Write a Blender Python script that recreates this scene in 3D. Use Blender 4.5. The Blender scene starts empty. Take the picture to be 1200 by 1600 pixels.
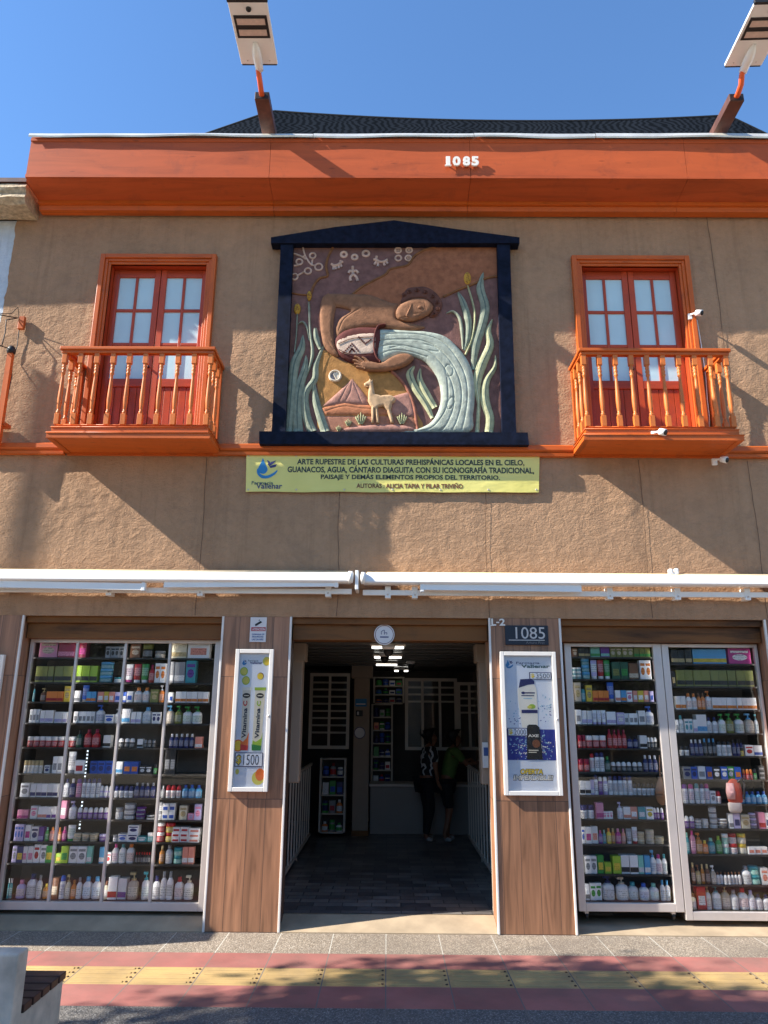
import bpy, bmesh, math, random
import numpy as np
from mathutils import Vector, Matrix
from mathutils.geometry import delaunay_2d_cdt
random.seed(7)
rng = np.random.default_rng(11)
SC = bpy.context.scene
C = SC.collection

# ------------------------------------------------------------------ camera
FPX, PIT, YAW, ROL = 1146.35, 0.26633, -0.006064, 0.0069896
CD, CH = 7.66007, 2.0
_f = Vector((math.sin(YAW)*math.cos(PIT), math.cos(YAW)*math.cos(PIT), math.sin(PIT)))
_r = Vector((math.cos(YAW), -math.sin(YAW), 0))
_u = _r.cross(_f)
_R = _r*math.cos(ROL) + _u*math.sin(ROL)
_U = _u*math.cos(ROL) - _r*math.sin(ROL)
cam_d = bpy.data.cameras.new('camera')
cam = bpy.data.objects.new('camera', cam_d); C.objects.link(cam)
m3 = Matrix((_R, _U, -_f)).transposed()
cam.matrix_world = Matrix.Translation((0, -CD, CH)) @ m3.to_4x4()
cam_d.sensor_fit = 'VERTICAL'; cam_d.sensor_height = 36; cam_d.sensor_width = 27
cam_d.lens = FPX/1600*36
cam_d.clip_start = .05; cam_d.clip_end = 500
SC.camera = cam

def ray(x, y): return _R*((x-600)/FPX) + _U*((800-y)/FPX) + _f
def F(x, y, Y=0.0):
    """photo pixel (1200x1600) -> (X, Z) on the vertical plane Y"""
    r = ray(x, y); t = (Y+CD)/r.y
    return (r.x*t, CH + r.z*t)
def G(x, y, z=0.0):
    r = ray(x, y); t = (z-CH)/r.z
    return (r.x*t, -CD + r.y*t)

# ------------------------------------------------------------------ light
SUN = Vector((4.2, 1.0, -3.28)).normalized()      # direction the sunlight travels
el = math.asin(-SUN.z); az = math.atan2(-SUN.x, -SUN.y)
w = bpy.data.worlds.new("World"); SC.world = w; w.use_nodes = True
nt = w.node_tree; nt.nodes.clear()
sky = nt.nodes.new('ShaderNodeTexSky'); sky.sky_type = 'NISHITA'; sky.sun_disc = False
sky.sun_elevation = el; sky.sun_rotation = az
sky.altitude = 400; sky.air_density = 1.5; sky.dust_density = 0.0; sky.ozone_density = 10
bg = nt.nodes.new('ShaderNodeBackground'); bg.inputs[1].default_value = .105
wo = nt.nodes.new('ShaderNodeOutputWorld')
nt.links.new(sky.outputs[0], bg.inputs[0]); nt.links.new(bg.outputs[0], wo.inputs[0])
sd = bpy.data.lights.new('sun', 'SUN'); sd.energy = 5.0; sd.angle = math.radians(.5); sd.color = (1, .95, .86)
so = bpy.data.objects.new('sun', sd); C.objects.link(so)
so.rotation_euler = SUN.to_track_quat('-Z', 'Y').to_euler()
SC.view_settings.view_transform = 'Standard'; SC.view_settings.look = 'None'
SC.view_settings.gamma = 1; SC.view_settings.exposure = 1.2
SC.render.engine = 'CYCLES'
SC.cycles.max_bounces = 8; SC.cycles.transparent_max_bounces = 12

# ------------------------------------------------------------------ materials
class NG:
    def __init__(s, name):
        s.m = bpy.data.materials.new(name); s.m.use_nodes = True
        s.t = s.m.node_tree; s.b = s.t.nodes['Principled BSDF']; s.out = s.t.nodes['Material Output']
        s._tc = None
    def n(s, typ, **kw):
        x = s.t.nodes.new(typ)
        for k, v in kw.items(): setattr(x, k, v)
        return x
    def l(s, a, b): s.t.links.new(a, b)
    def coord(s, scale=(1, 1, 1), which='Object'):
        if not s._tc: s._tc = s.n('ShaderNodeTexCoord')
        mp = s.n('ShaderNodeMapping'); mp.inputs['Scale'].default_value = scale
        s.l(s._tc.outputs[which], mp.inputs[0]); return mp.outputs[0]
    def noise(s, scale=(1, 1, 1), sc=1.0, det=4, rough=.55, dist=0, which='Object'):
        x = s.n('ShaderNodeTexNoise'); x.inputs['Scale'].default_value = sc
        x.inputs['Detail'].default_value = det; x.inputs['Roughness'].default_value = rough
        x.inputs['Distortion'].default_value = dist
        s.l(s.coord(scale, which), x.inputs['Vector']); return x.outputs[0]
    def ramp(s, fac, pts):
        x = s.n('ShaderNodeValToRGB'); e = x.color_ramp.elements
        while len(e) < len(pts): e.new(.5)
        for i, (p, c) in enumerate(pts):
            e[i].position = p; e[i].color = (*c, 1) if len(c) == 3 else c
        s.l(fac, x.inputs[0]); return x.outputs[0]
    def mix(s, fac, a, b, typ='MIX'):
        x = s.n('ShaderNodeMix', data_type='RGBA', blend_type=typ)
        for v, sock in ((fac, x.inputs[0]), (a, x.inputs[6]), (b, x.inputs[7])):
            if isinstance(v, (int, float)): sock.default_value = v
            elif isinstance(v, tuple): sock.default_value = (*v, 1)
            else: s.l(v, sock)
        return x.outputs[2]
    def math(s, op, a, b=None, c=None):
        x = s.n('ShaderNodeMath', operation=op)
        for i, v in enumerate((a, b, c)):
            if v is None: continue
            if isinstance(v, (int, float)): x.inputs[i].default_value = v
            else: s.l(v, x.inputs[i])
        return x.outputs[0]
    def xyz(s, which='Object'):
        x = s.n('ShaderNodeSeparateXYZ'); s.l(s.coord(which=which), x.inputs[0]); return x.outputs
    def color(s, c):
        if isinstance(c, tuple): s.b.inputs['Base Color'].default_value = (*c, 1)
        else: s.l(c, s.b.inputs['Base Color'])
    def bump(s, h, strength=.3, dist=.01):
        x = s.n('ShaderNodeBump'); x.inputs['Strength'].default_value = strength; x.inputs['Distance'].default_value = dist
        s.l(h, x.inputs['Height']); s.l(x.outputs[0], s.b.inputs['Normal'])
    def rough(s, v):
        if isinstance(v, (int, float)): s.b.inputs['Roughness'].default_value = v
        else: s.l(v, s.b.inputs['Roughness'])

def warm(c): return (min(.9, c[0]*1.08), c[1]*1.0, c[2]*.88)
def M(name, c, rough=.6, var=.15, vs=6.0, bump=.0, bs=60.0, bd=.004, metal=0.0, spec=.5):
    g = NG(name); c = warm(c)
    lo = tuple(max(0, x*(1-var)) for x in c); hi = tuple(min(1, x*(1+var)) for x in c)
    g.color(g.ramp(g.noise(sc=vs, det=5), [(.3, lo), (.7, hi)]))
    g.rough(rough); g.b.inputs['Metallic'].default_value = metal; g.b.inputs['Specular IOR Level'].default_value = spec
    if bump: g.bump(g.noise(sc=bs, det=6, rough=.65), bump, bd)
    return g.m

def wood(name, c, axis, dark=.48, rough=.42, ring=18.0, coat=.12):
    g = NG(name)
    sc = {'x': (.9, ring*.55, ring*.55), 'z': (ring*.55, ring*.55, .9), 'y': (ring*.55, .9, ring*.55)}[axis]
    a = g.noise(scale=sc, sc=1.0, det=6, rough=.62, dist=.9)
    b = g.noise(scale=tuple(v*.22 for v in sc), sc=1.0, det=3)
    f = g.math('ADD', g.math('MULTIPLY', a, .65), g.math('MULTIPLY', b, .45))
    lo = tuple(x*dark for x in c); hi = tuple(min(1, x*1.22) for x in c)
    col = g.ramp(f, [(.34, lo), (.52, c), (.75, hi)])
    kn = g.n('ShaderNodeTexVoronoi'); kn.inputs['Scale'].default_value = 1.0
    ks = {'x': (2.2, 7, 7), 'z': (7, 7, 2.2), 'y': (7, 2.2, 7)}[axis]
    g.l(g.coord(ks), kn.inputs['Vector'])
    kf = g.ramp(kn.outputs['Distance'], [(.035, (1, 1, 1)), (.11, (0, 0, 0))])
    col = g.mix(g.math('MULTIPLY', kf, .5), col, tuple(x*.3 for x in c))
    wr = g.ramp(g.noise(sc=4.5, det=7, rough=.72, dist=.4), [(.53, (0, 0, 0)), (.68, (.42,)*3)])
    col = g.mix(wr, col, tuple(x*.55+.012 for x in c))
    g.color(col); g.rough(g.ramp(b, [(.3, (rough-.08,)*3), (.7, (rough+.15,)*3)]))
    g.b.inputs['Coat Weight'].default_value = coat; g.b.inputs['Specular IOR Level'].default_value = .3; g.b.inputs['Coat Roughness'].default_value = .3
    g.bump(a, .25, .003)
    return g.m

def stucco(name, c):
    g = NG(name)
    a = g.noise(sc=1.3, det=6, rough=.6); b = g.noise(sc=14, det=5, rough=.6)
    st = g.noise(scale=(5, 5, .5), sc=1.0, det=5)
    drip = g.ramp(g.noise(scale=(9, 9, .35), sc=1.0, det=6, rough=.7), [(.52, (0, 0, 0)), (.72, (.36,)*3)])
    blot = g.ramp(g.noise(sc=2.6, det=7, rough=.7, dist=.6), [(.52, (0, 0, 0)), (.66, (.38,)*3)])
    f = g.math('ADD', g.math('ADD', g.math('MULTIPLY', a, .5), g.math('MULTIPLY', b, .3)), g.math('MULTIPLY', st, .25))
    col = g.ramp(f, [(.36, tuple(x*.76 for x in c)), (.52, c), (.7, tuple(x*1.18 for x in c))])
    col = g.mix(drip, col, tuple(x*.5 for x in c)); col = g.mix(blot, col, tuple(min(1, x*.62+.02) for x in c)); g.color(col)
    g.rough(.88); g.b.inputs['Specular IOR Level'].default_value = .2
    h = g.math('ADD', g.noise(sc=55, det=5, rough=.65), g.math('MULTIPLY', g.noise(scale=(1, 1, 1.6), sc=20, det=5, dist=.7), 1.4))
    g.bump(h, .85, .010)
    return g.m

MAT = {}
OR = (.54, .108, .014)
MAT['orange_h'] = wood('orange_varnished_wood_horizontal', OR, 'x')
MAT['orange_v'] = wood('orange_varnished_wood_vertical', OR, 'z')
MAT['orange_d'] = wood('orange_varnished_wood_depth', OR, 'y')
MAT['honey_v'] = wood('honey_varnished_wood_turned', (.64, .168, .032), 'z', rough=.36)
MAT['door_v'] = wood('red_varnished_wood_vertical', (.46, .065, .018), 'z', rough=.33)
MAT['door_h'] = wood('red_varnished_wood_horizontal', (.46, .065, .018), 'x', rough=.33)
MAT['cornice'] = wood('red_orange_painted_board', (.48, .090, .023), 'x', dark=.62, ring=12, rough=.55, coat=.0)
MAT['lintel'] = wood('brown_stained_beam', (.19, .076, .020), 'x', dark=.16, rough=.6, coat=.0, ring=13)
MAT['bench_wood'] = wood('dark_weathered_slat', (.055, .027, .02), 'x', dark=.35, rough=.5)
MAT['stucco'] = stucco('brown_troweled_stucco', (.42, .25, .145))
MAT['white_wall'] = stucco('pale_blue_white_stucco', (.62, .66, .70))
MAT['stone'] = M('rough_stone_cornice', (.42, .36, .27), .9, .35, 22, .9, 30, .02)
MAT['white_paint'] = M('white_powder_coat', (.82, .86, .93), .25, .04, 3)
MAT['trim_white'] = M('white_metal_trim', (.74, .74, .76), .35, .06, 5)
MAT['alu'] = M('satin_aluminium', (.60, .58, .60), .42, .08, 4, metal=.35)
MAT['cream'] = M('cream_awning_fabric', (.75, .62, .42), .8, .08, 10, .3, 300, .001)
MAT['flashing'] = M('galvanised_flashing', (.72, .74, .76), .35, .15, 3, .3, 7, .02, metal=.4)
MAT['navy'] = M('navy_painted_timber', (.006, .009, .024), .6, .5, 14, .35, 40, .003, spec=.12)
MAT['black'] = M('matt_black', (.012, .012, .014), .5, .2, 10)
MAT['dark_joint'] = M('dark_joint', (.10, .065, .045), .9, .2, 20)
MAT['steel_brown'] = M('brown_painted_steel', (.10, .045, .035), .5, .3, 9)
MAT['orange_paint'] = M('orange_painted_pipe', (.70, .115, .03), .4, .15, 9)
MAT['lens'] = M('led_lens', (.62, .50, .47), .25, .08, 30)
MAT['concrete'] = M('pale_concrete', (.46, .42, .37), .85, .2, 7, .5, 45, .006)
MAT['sill'] = M('smooth_cement_sill', (.33, .27, .20), .85, .22, 3.5, .35, 60, .004)
MAT['asphalt'] = M('sandy_street_paving', (.17, .145, .12), .9, .3, 25, .6, 120, .004)
MAT['bench_concrete'] = M('weathered_bench_concrete', (.62, .53, .46), .85, .25, 6, .5, 45, .006)
MAT['kerb'] = M('kerb_concrete', (.36, .35, .33), .85, .2, 8, .4, 60, .004)
MAT['bark'] = M('tree_bark', (.10, .075, .055), .9, .35, 14, .8, 25, .02)
MAT['leaf'] = M('tree_leaf', (.05, .085, .025), .55, .5, 3)
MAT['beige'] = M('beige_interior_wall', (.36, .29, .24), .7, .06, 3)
MAT['ceiling'] = M('grey_gloss_ceiling', (.10, .10, .105), .3, .1, 4)
MAT['white_lam'] = M('white_laminate', (.27, .25, .24), .5, .05, 3)
MAT['grey_frame'] = M('dull_white_frame', (.58, .55, .52), .5, .05, 3)
MAT['shelf_dark'] = M('dark_shelf', (.03, .028, .028), .5, .2, 9)
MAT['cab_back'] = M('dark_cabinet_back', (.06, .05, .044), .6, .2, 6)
MAT['skin_tan'] = M('tan_skin', (.24, .11, .065), .55, .1, 20)
MAT['hair'] = M('black_hair', (.012, .010, .009), .5, .3, 60, .5, 90, .006)
MAT['green_tee'] = M('green_cotton', (.09, .17, .04), .85, .12, 12, .3, 25, .01)
MAT['dark_cloth'] = M('black_cloth', (.012, .012, .015), .9, .25, 14, .3, 25, .01)
MAT['grey_shoe'] = M('grey_shoe', (.35, .35, .36), .6, .15, 20)
MAT['wire'] = M('black_cable', (.015, .015, .016), .5, .1, 10)

def tiled(name, c, var, speck=None, tile=.49, off=0.0, joint=(.16, .14, .12), bs=90, bump=.35):
    g = NG(name); X, Y, Z = g.xyz()
    a = g.noise(sc=2.2, det=5)
    col = g.ramp(a, [(.3, tuple(x*(1-var) for x in c)), (.7, tuple(x*(1+var) for x in c))])
    cell = g.n('ShaderNodeTexWhiteNoise', noise_dimensions='1D')
    g.l(g.math('FLOOR', g.math('DIVIDE', g.math('ADD', X, off), tile)), cell.inputs['W'])
    col = g.mix(1.0, col, g.ramp(cell.outputs[0], [(0, (.86, .86, .86)), (1, (1.1, 1.1, 1.1))]), 'MULTIPLY')
    if speck:
        vo = g.n('ShaderNodeTexVoronoi'); vo.inputs['Scale'].default_value = 95
        g.l(g.coord(), vo.inputs['Vector'])
        sp = g.ramp(g.math('MULTIPLY', vo.outputs['Color'], 1.0), [(.0, speck[0]), (.45, speck[1]), (.7, speck[2]), (1, speck[3])])
        edge = g.ramp(vo.outputs['Distance'], [(.25, (1, 1, 1)), (.6, (.55, .55, .55))])
        col = g.mix(.85, col, g.mix(1.0, sp, edge, 'MULTIPLY'))
        h = g.math('SUBTRACT', 1.0, vo.outputs['Distance'])
        g.bump(h, .7, .006)
    else:
        g.bump(g.noise(sc=bs, det=4), bump, .003)
    d = g.math('ABSOLUTE', g.math('SUBTRACT', g.math('FRACT', g.math('DIVIDE', g.math('ADD', X, off), tile)), .5))
    j = g.math('GREATER_THAN', d, .5-.004/tile*1.1)
    col = g.mix(j, col, joint)
    st = g.noise(sc=.9, det=6, rough=.7)
    col = g.mix(g.ramp(st, [(.42, (0, 0, 0)), (.70, (.55,)*3)]), col, (.13, .105, .085))
    gm = g.ramp(g.noise(sc=23, det=2), [(.70, (0, 0, 0)), (.76, (.5,)*3)]); col = g.mix(gm, col, (.10, .085, .07))
    g.color(col); g.rough(.8)
    return g.m
TO = -0.0
SPK = ((.16, .125, .09), (.33, .26, .19), (.50, .41, .31), (.68, .60, .50))
MAT['pebble'] = tiled('washed_pebble_tile', (.32, .26, .19), .15, SPK, off=TO, joint=(.5, .47, .4))
MAT['pebble_dark'] = tiled('grey_pebble_tile', (.20, .19, .18), .15, ((.05, .05, .05), (.14, .13, .12), (.24, .22, .2), (.45, .42, .38)), off=TO)
MAT['red_tile'] = tiled('dull_red_tile', (.35, .122, .10), .2, off=TO)
MAT['yellow_tile'] = tiled('ochre_yellow_tile', (.49, .32, .12), .2, off=TO)

def plank_tile():
    g = NG('wood_look_porcelain'); X, Y, Z = g.xyz()
    W = .177
    ix = g.math('FLOOR', g.math('DIVIDE', g.math('ADD', X, 1.715), W))
    zo = g.math('ADD', Z, g.math('MULTIPLY', g.math('MODULO', ix, 2.0), 0.0))
    iz = g.math('FLOOR', g.math('DIVIDE', zo, 1.17))
    cell = g.n('ShaderNodeTexWhiteNoise', noise_dimensions='2D')
    cb = g.n('ShaderNodeCombineXYZ'); g.l(ix, cb.inputs[0]); g.l(iz, cb.inputs[1]); g.l(cb.outputs[0], cell.inputs['Vector'])
    ad = g.n('ShaderNodeVectorMath', operation='ADD'); 
    mv = g.n('ShaderNodeVectorMath', operation='SCALE'); mv.inputs['Scale'].default_value = 9.0
    g.l(cell.outputs['Color'], mv.inputs[0]); g.l(g.coord((16, 16, 1.1)), ad.inputs[0]); g.l(mv.outputs[0], ad.inputs[1])
    no = g.n('ShaderNodeTexNoise'); no.inputs['Scale'].default_value = 1.0; no.inputs['Detail'].default_value = 7; no.inputs['Distortion'].default_value = 1.1
    g.l(ad.outputs[0], no.inputs['Vector'])
    c = (.325, .155, .082)
    col = g.ramp(no.outputs[0], [(.3, tuple(x*.55 for x in c)), (.5, c), (.72, tuple(x*1.35 for x in c))])
    col = g.mix(1.0, col, g.ramp(cell.outputs[0], [(0, (.84, .84, .84)), (1, (1.12, 1.12, 1.12))]), 'MULTIPLY')
    def line(v, per, wd):
        d = g.math('ABSOLUTE', g.math('SUBTRACT', g.math('FRACT', g.math('DIVIDE', v, per)), .5))
        return g.math('GREATER_THAN', d, .5-wd/per)
    j = g.math('MAXIMUM', line(g.math('ADD', X, 1.715), W, .0022), line(zo, 1.17, .003))
    col = g.mix(j, col, (.09, .05, .035))
    g.color(col); g.rough(.42); g.bump(g.math('SUBTRACT', no.outputs[0], g.math('MULTIPLY', j, .6)), .3, .003)
    return g.m
MAT['pier'] = plank_tile()

def floor_tile():
    g = NG('dark_brick_pattern_floor_tile')
    br = g.n('ShaderNodeTexBrick'); br.inputs['Scale'].default_value = 1.0
    br.inputs['Brick Width'].default_value = .30; br.inputs['Row Height'].default_value = .15; br.inputs['Mortar Size'].default_value = .006
    br.inputs['Color1'].default_value = (.07, .066, .07, 1); br.inputs['Color2'].default_value = (.26, .235, .21, 1); br.inputs['Mortar'].default_value = (.03, .03, .03, 1)
    g.l(g.coord(), br.inputs['Vector'])
    g.color(g.mix(1.0, br.outputs[0], g.ramp(g.noise(sc=5), [(.3, (.7,)*3), (.7, (1.2,)*3)]), 'MULTIPLY')); g.rough(.3)
    return g.m
MAT['shop_floor'] = floor_tile()

def glass(name, tint=(1, 1, 1), ior=1.5):
    g = NG(name); g.t.nodes.remove(g.b)
    tr = g.n('ShaderNodeBsdfTransparent'); tr.inputs[0].default_value = (*tint, 1)
    gl = g.n('ShaderNodeBsdfGlossy'); gl.inputs['Roughness'].default_value = .0
    fr = g.n('ShaderNodeFresnel'); fr.inputs[0].default_value = ior
    mx = g.n('ShaderNodeMixShader')
    g.l(g.math('MULTIPLY', fr.outputs[0], .6), mx.inputs[0]); g.l(tr.outputs[0], mx.inputs[1]); g.l(gl.outputs[0], mx.inputs[2])
    g.l(mx.outputs[0], g.out.inputs[0]); return g.m
MAT['glass'] = glass('clear_cabinet_glass', (.975, .98, .98))
MAT['frosted'] = M('frosted_film_pane', (.50, .72, .84), .3, .06, 2)

def emit(name, c, s):
    g = NG(name); g.b.inputs['Emission Color'].default_value = (*c, 1); g.b.inputs['Emission Strength'].default_value = s
    g.color((.8, .8, .8)); return g.m
MAT['tube_light'] = emit('lit_led_tube', (1, .98, .92), 1.8); MAT['added_led_fill'] = emit('added_led_fill_glow', (1, .97, .93), 4.0); MAT['diode'] = emit('lit_led_diode', (.75, .9, 1), .9)  # the tape glow is an added fill for the cabinets

def objcol(name, rough, lab=False):
    g = NG(name); oi = g.n('ShaderNodeObjectInfo')
    base = oi.outputs['Color']
    if lab:
        x, y, z = g.xyz('Generated')
        tx = g.n('ShaderNodeTexNoise'); tx.inputs['Scale'].default_value = 1.0; tx.inputs['Detail'].default_value = 3
        mp = g.coord((9, .1, 7), 'Generated')
        ad = g.n('ShaderNodeVectorMath', operation='ADD'); g.l(mp, ad.inputs[0])
        cb = g.n('ShaderNodeCombineXYZ'); rn = g.math('MULTIPLY', oi.outputs['Random'], 50); g.l(rn, cb.inputs[0]); g.l(rn, cb.inputs[1]); g.l(cb.outputs[0], ad.inputs[1])
        g.l(ad.outputs[0], tx.inputs['Vector'])
        band = g.math('GREATER_THAN', g.math('SINE', g.math('MULTIPLY', z, 26.0)), .1)
        blk = g.math('GREATER_THAN', tx.outputs[0], .5)
        f = g.math('MULTIPLY', band, blk)
        hs = g.n('ShaderNodeHueSaturation'); hs.inputs['Saturation'].default_value = 1.3; hs.inputs['Value'].default_value = .42
        g.l(base, hs.inputs['Color'])
        base = g.mix(g.math('MULTIPLY', f, .8), base, hs.outputs[0])
    r = g.ramp(oi.outputs['Random'], [(0, (.9,)*3), (1, (1.15,)*3)])
    g.color(g.mix(1.0, base, r, 'MULTIPLY')); g.rough(rough)
    return g.m
MAT['prod'] = objcol('product_plastic', .32)
MAT['label'] = objcol('product_printed_label', .45, True)

def flat(name, c, rough=.55):
    return M(name, c, rough, .04, 8)
def fl(key, c, rough=.5):
    if key not in MAT: MAT[key] = flat(key, c, rough)
    return key

# ------------------------------------------------------------------ mesh builder
WORLD = {}
class MB:
    def __init__(s): s.v = []; s.f = []; s.mi = []; s.mats = []; s.smooth = []
    def mat(s, m):
        if m not in s.mats: s.mats.append(m)
        return s.mats.index(m)
    def add(s, vs, fs, m, smooth=False):
        o = len(s.v); k = s.mat(m)
        s.v.extend([tuple(p) for p in vs])
        for f in fs:
            s.f.append([i+o for i in f]); s.mi.append(k); s.smooth.append(smooth)
        return s
    def box(s, x0, x1, y0, y1, z0, z1, m, bev=0.0):
        if x0 > x1: x0, x1 = x1, x0
        if y0 > y1: y0, y1 = y1, y0
        if z0 > z1: z0, z1 = z1, z0
        if bev <= 0:
            v = [(x, y, z) for x in (x0, x1) for y in (y0, y1) for z in (z0, z1)]
            f = [(0, 1, 3, 2), (4, 6, 7, 5), (0, 4, 5, 1), (2, 3, 7, 6), (0, 2, 6, 4), (1, 5, 7, 3)]
            return s.add(v, f, m)
        bm = bmesh.new(); bmesh.ops.create_cube(bm, size=1)
        for q in bm.verts:
            q.co = Vector(((x0+x1)/2+q.co.x*(x1-x0), (y0+y1)/2+q.co.y*(y1-y0), (z0+z1)/2+q.co.z*(z1-z0)))
        bmesh.ops.bevel(bm, geom=bm.edges[:], offset=bev, segments=2, affect='EDGES', profile=.5)
        s.bm(bm, m); return s
    def bm(s, bm, m, smooth=False):
        bm.verts.index_update()
        s.add([q.co[:] for q in bm.verts], [[q.index for q in f.verts] for f in bm.faces], m, smooth); bm.free(); return s
    def prism(s, pts, y0, y1, m, caps=True):
        """polygon in XZ extruded from y0 (front) to y1 (back)"""
        n = len(pts)
        a = sum(pts[i][0]*pts[(i+1) % n][1]-pts[(i+1) % n][0]*pts[i][1] for i in range(n))
        if a < 0: pts = pts[::-1]
        v = [(x, y0, z) for x, z in pts]+[(x, y1, z) for x, z in pts]
        f = [list(range(n)), list(range(2*n-1, n-1, -1))] if caps else []
        f += [[(i+1) % n, i, i+n, (i+1) % n+n] for i in range(n)]
        return s.add(v, f, m)
    def prism_x(s, pts, x0, x1, m):
        """profile in (Y,Z) extruded along X"""
        n = len(pts); v = [(x0, y, z) for y, z in pts]+[(x1, y, z) for y, z in pts]
        f = [list(range(n)), list(range(2*n-1, n-1, -1))]+[[(i+1) % n, i, i+n, (i+1) % n+n] for i in range(n)]
        return s.add(v, f, m)
    def tube(s, pts, r, m, seg=8, smooth=True, caps=True):
        pts = [Vector(p) for p in pts]; n = len(pts)
        rs = r if isinstance(r, (list, tuple)) else [r]*n
        v = []; up = None
        for i, p in enumerate(pts):
            t = (pts[min(i+1, n-1)]-pts[max(i-1, 0)]).normalized()
            if up is None:
                up = Vector((0, 0, 1)) if abs(t.z) < .9 else Vector((1, 0, 0))
            a = t.cross(up)
            if a.length < 1e-4: a = t.orthogonal()
            a.normalize(); b = a.cross(t).normalized(); up = b
            for k in range(seg):
                an = 2*math.pi*k/seg
                v.append(p+a*math.cos(an)*rs[i]+b*math.sin(an)*rs[i])
        f = [[i*seg+k, i*seg+(k+1) % seg, (i+1)*seg+(k+1) % seg, (i+1)*seg+k] for i in range(n-1) for k in range(seg)]
        if caps: f += [list(range(seg))[::-1], [(n-1)*seg+k for k in range(seg)]]
        return s.add(v, f, m, smooth)
    def lathe(s, prof, m, seg=16, c=(0, 0, 0), axis='z', sx=1, sy=1, smooth=True):
        v = []; n = len(prof)
        for r, z in prof:
            for k in range(seg):
                a = 2*math.pi*k/seg
                p = (r*math.cos(a)*sx, r*math.sin(a)*sy, z)
                if axis == 'y': p = (p[0], z, -p[1])
                if axis == 'x': p = (z, p[0], p[1])
                v.append((p[0]+c[0], p[1]+c[1], p[2]+c[2]))
        f = [[i*seg+k, i*seg+(k+1) % seg, (i+1)*seg+(k+1) % seg, (i+1)*seg+k] for i in range(n-1) for k in range(seg)]
        f += [list(range(seg))[::-1], [(n-1)*seg+k for k in range(seg)]]
        return s.add(v, f, m, smooth)
    def loft(s, secs, m, seg=16, a0=0.0, a1=2*math.pi, c=(0, 0, 0), smooth=True, power=1.0):
        """secs: (z, rx, ry)"""
        closed = abs(a1-a0-2*math.pi) < 1e-6; k_ = seg if closed else seg+1
        v = []
        for z, rx, ry in secs:
            for k in range(k_):
                a = a0+(a1-a0)*k/seg; ca, sa = math.cos(a), math.sin(a)
                ca = math.copysign(abs(ca)**power, ca); sa = math.copysign(abs(sa)**power, sa)
                v.append((c[0]+rx*ca, c[1]+ry*sa, c[2]+z))
        n = len(secs); f = []
        for i in range(n-1):
            for k in range(seg):
                k2 = (k+1) % k_
                f.append([i*k_+k, i*k_+k2, (i+1)*k_+k2, (i+1)*k_+k])
        if closed: f += [list(range(k_))[::-1], [(n-1)*k_+k for k in range(k_)]]
        return s.add(v, f, m, smooth)
    def stroke(s, pts, wd, h, m, y, seg=6, closed=False):
        """half round bead in the XZ plane, sitting on plane y and rising to y-h; wd may vary"""
        P = catmull(pts, closed); n = len(P)
        ws = wd if isinstance(wd, (list, tuple)) else [wd]
        W = [np.interp(i/(n-1), np.linspace(0, 1, len(ws)), ws) if len(ws) > 1 else ws[0] for i in range(n)]
        v = []
        for i, p in enumerate(P):
            a = P[(i+1) % n] if closed else P[min(i+1, n-1)]; b = P[i-1] if closed else P[max(i-1, 0)]
            tx, tz = a[0]-b[0], a[1]-b[1]; L = math.hypot(tx, tz) or 1; nx, nz = -tz/L, tx/L
            for k in range(seg+1):
                an = math.pi*k/seg
                v.append((p[0]+nx*W[i]*.5*math.cos(an), y-h*math.sin(an)*min(1, W[i]/max(ws)*1.3), p[1]+nz*W[i]*.5*math.cos(an)))
        q = seg+1; f = []
        for i in range(n if closed else n-1):
            j = (i+1) % n
            for k in range(seg): f.append([i*q+k, i*q+k+1, j*q+k+1, j*q+k])
        if not closed: f += [list(range(q)), [(n-1)*q+k for k in range(q)][::-1]]
        return s.add(v, f, m, True)
    def disc(s, cx, cz, rx, rz, y0, y1, m, n=20):
        return s.prism([(cx+rx*math.cos(2*math.pi*k/n), cz+rz*math.sin(2*math.pi*k/n)) for k in range(n)], y0, y1, m)
    def ring(s, cx, cz, r, wd, h, m, y, n=18, e=1.0):
        return s.stroke([(cx+r*math.cos(2*math.pi*k/n), cz+r*e*math.sin(2*math.pi*k/n)) for k in range(n)], wd, h, m, y, closed=True)
    def text(s, txt, x0, x1, zb, zt, y, m, bold=0.0, depth=.002, rot=0.0, shear=0.0, keep=False):
        """lettering filling the box x0..x1, zb..zt on plane y (front)"""
        cu = bpy.data.curves.new('t', 'FONT'); cu.body = txt; cu.size = 1; cu.offset = bold; cu.resolution_u = 3; cu.shear = shear
        ob = bpy.data.objects.new('t', cu); C.objects.link(ob)
        dg = bpy.context.evaluated_depsgraph_get(); me = bpy.data.meshes.new_from_object(ob.evaluated_get(dg))
        vs = np.array([q.co[:] for q in me.vertices]); fs = [list(p.vertices) for p in me.polygons]
        bpy.data.objects.remove(ob); bpy.data.curves.remove(cu); bpy.data.meshes.remove(me)
        if len(vs) == 0: return s
        if rot:
            c_, s_ = math.cos(rot), math.sin(rot); vs[:, :2] = vs[:, :2] @ np.array([[c_, s_], [-s_, c_]])
        mn, mx_ = vs[:, :2].min(0), vs[:, :2].max(0)
        sx, sz = (x1-x0)/(mx_[0]-mn[0]), (zt-zb)/(mx_[1]-mn[1])
        if keep: sx = sz = min(sx, sz)
        fx = lambda a: x0+(a-mn[0])*sx; fz = lambda a: zb+(a-mn[1])*sz
        n = len(vs)
        v = [(fx(a), y, fz(b)) for a, b, _ in vs]+[(fx(a), y+depth, fz(b)) for a, b, _ in vs]
        ed = {}
        for f in fs:
            for i in range(len(f)):
                a, b = f[i], f[(i+1) % len(f)]; ed[(a, b)] = ed.get((a, b), 0)+1
        side = [[b, a, a+n, b+n] for (a, b) in ed if (b, a) not in ed]
        return s.add(v, fs+side, m)
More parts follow.
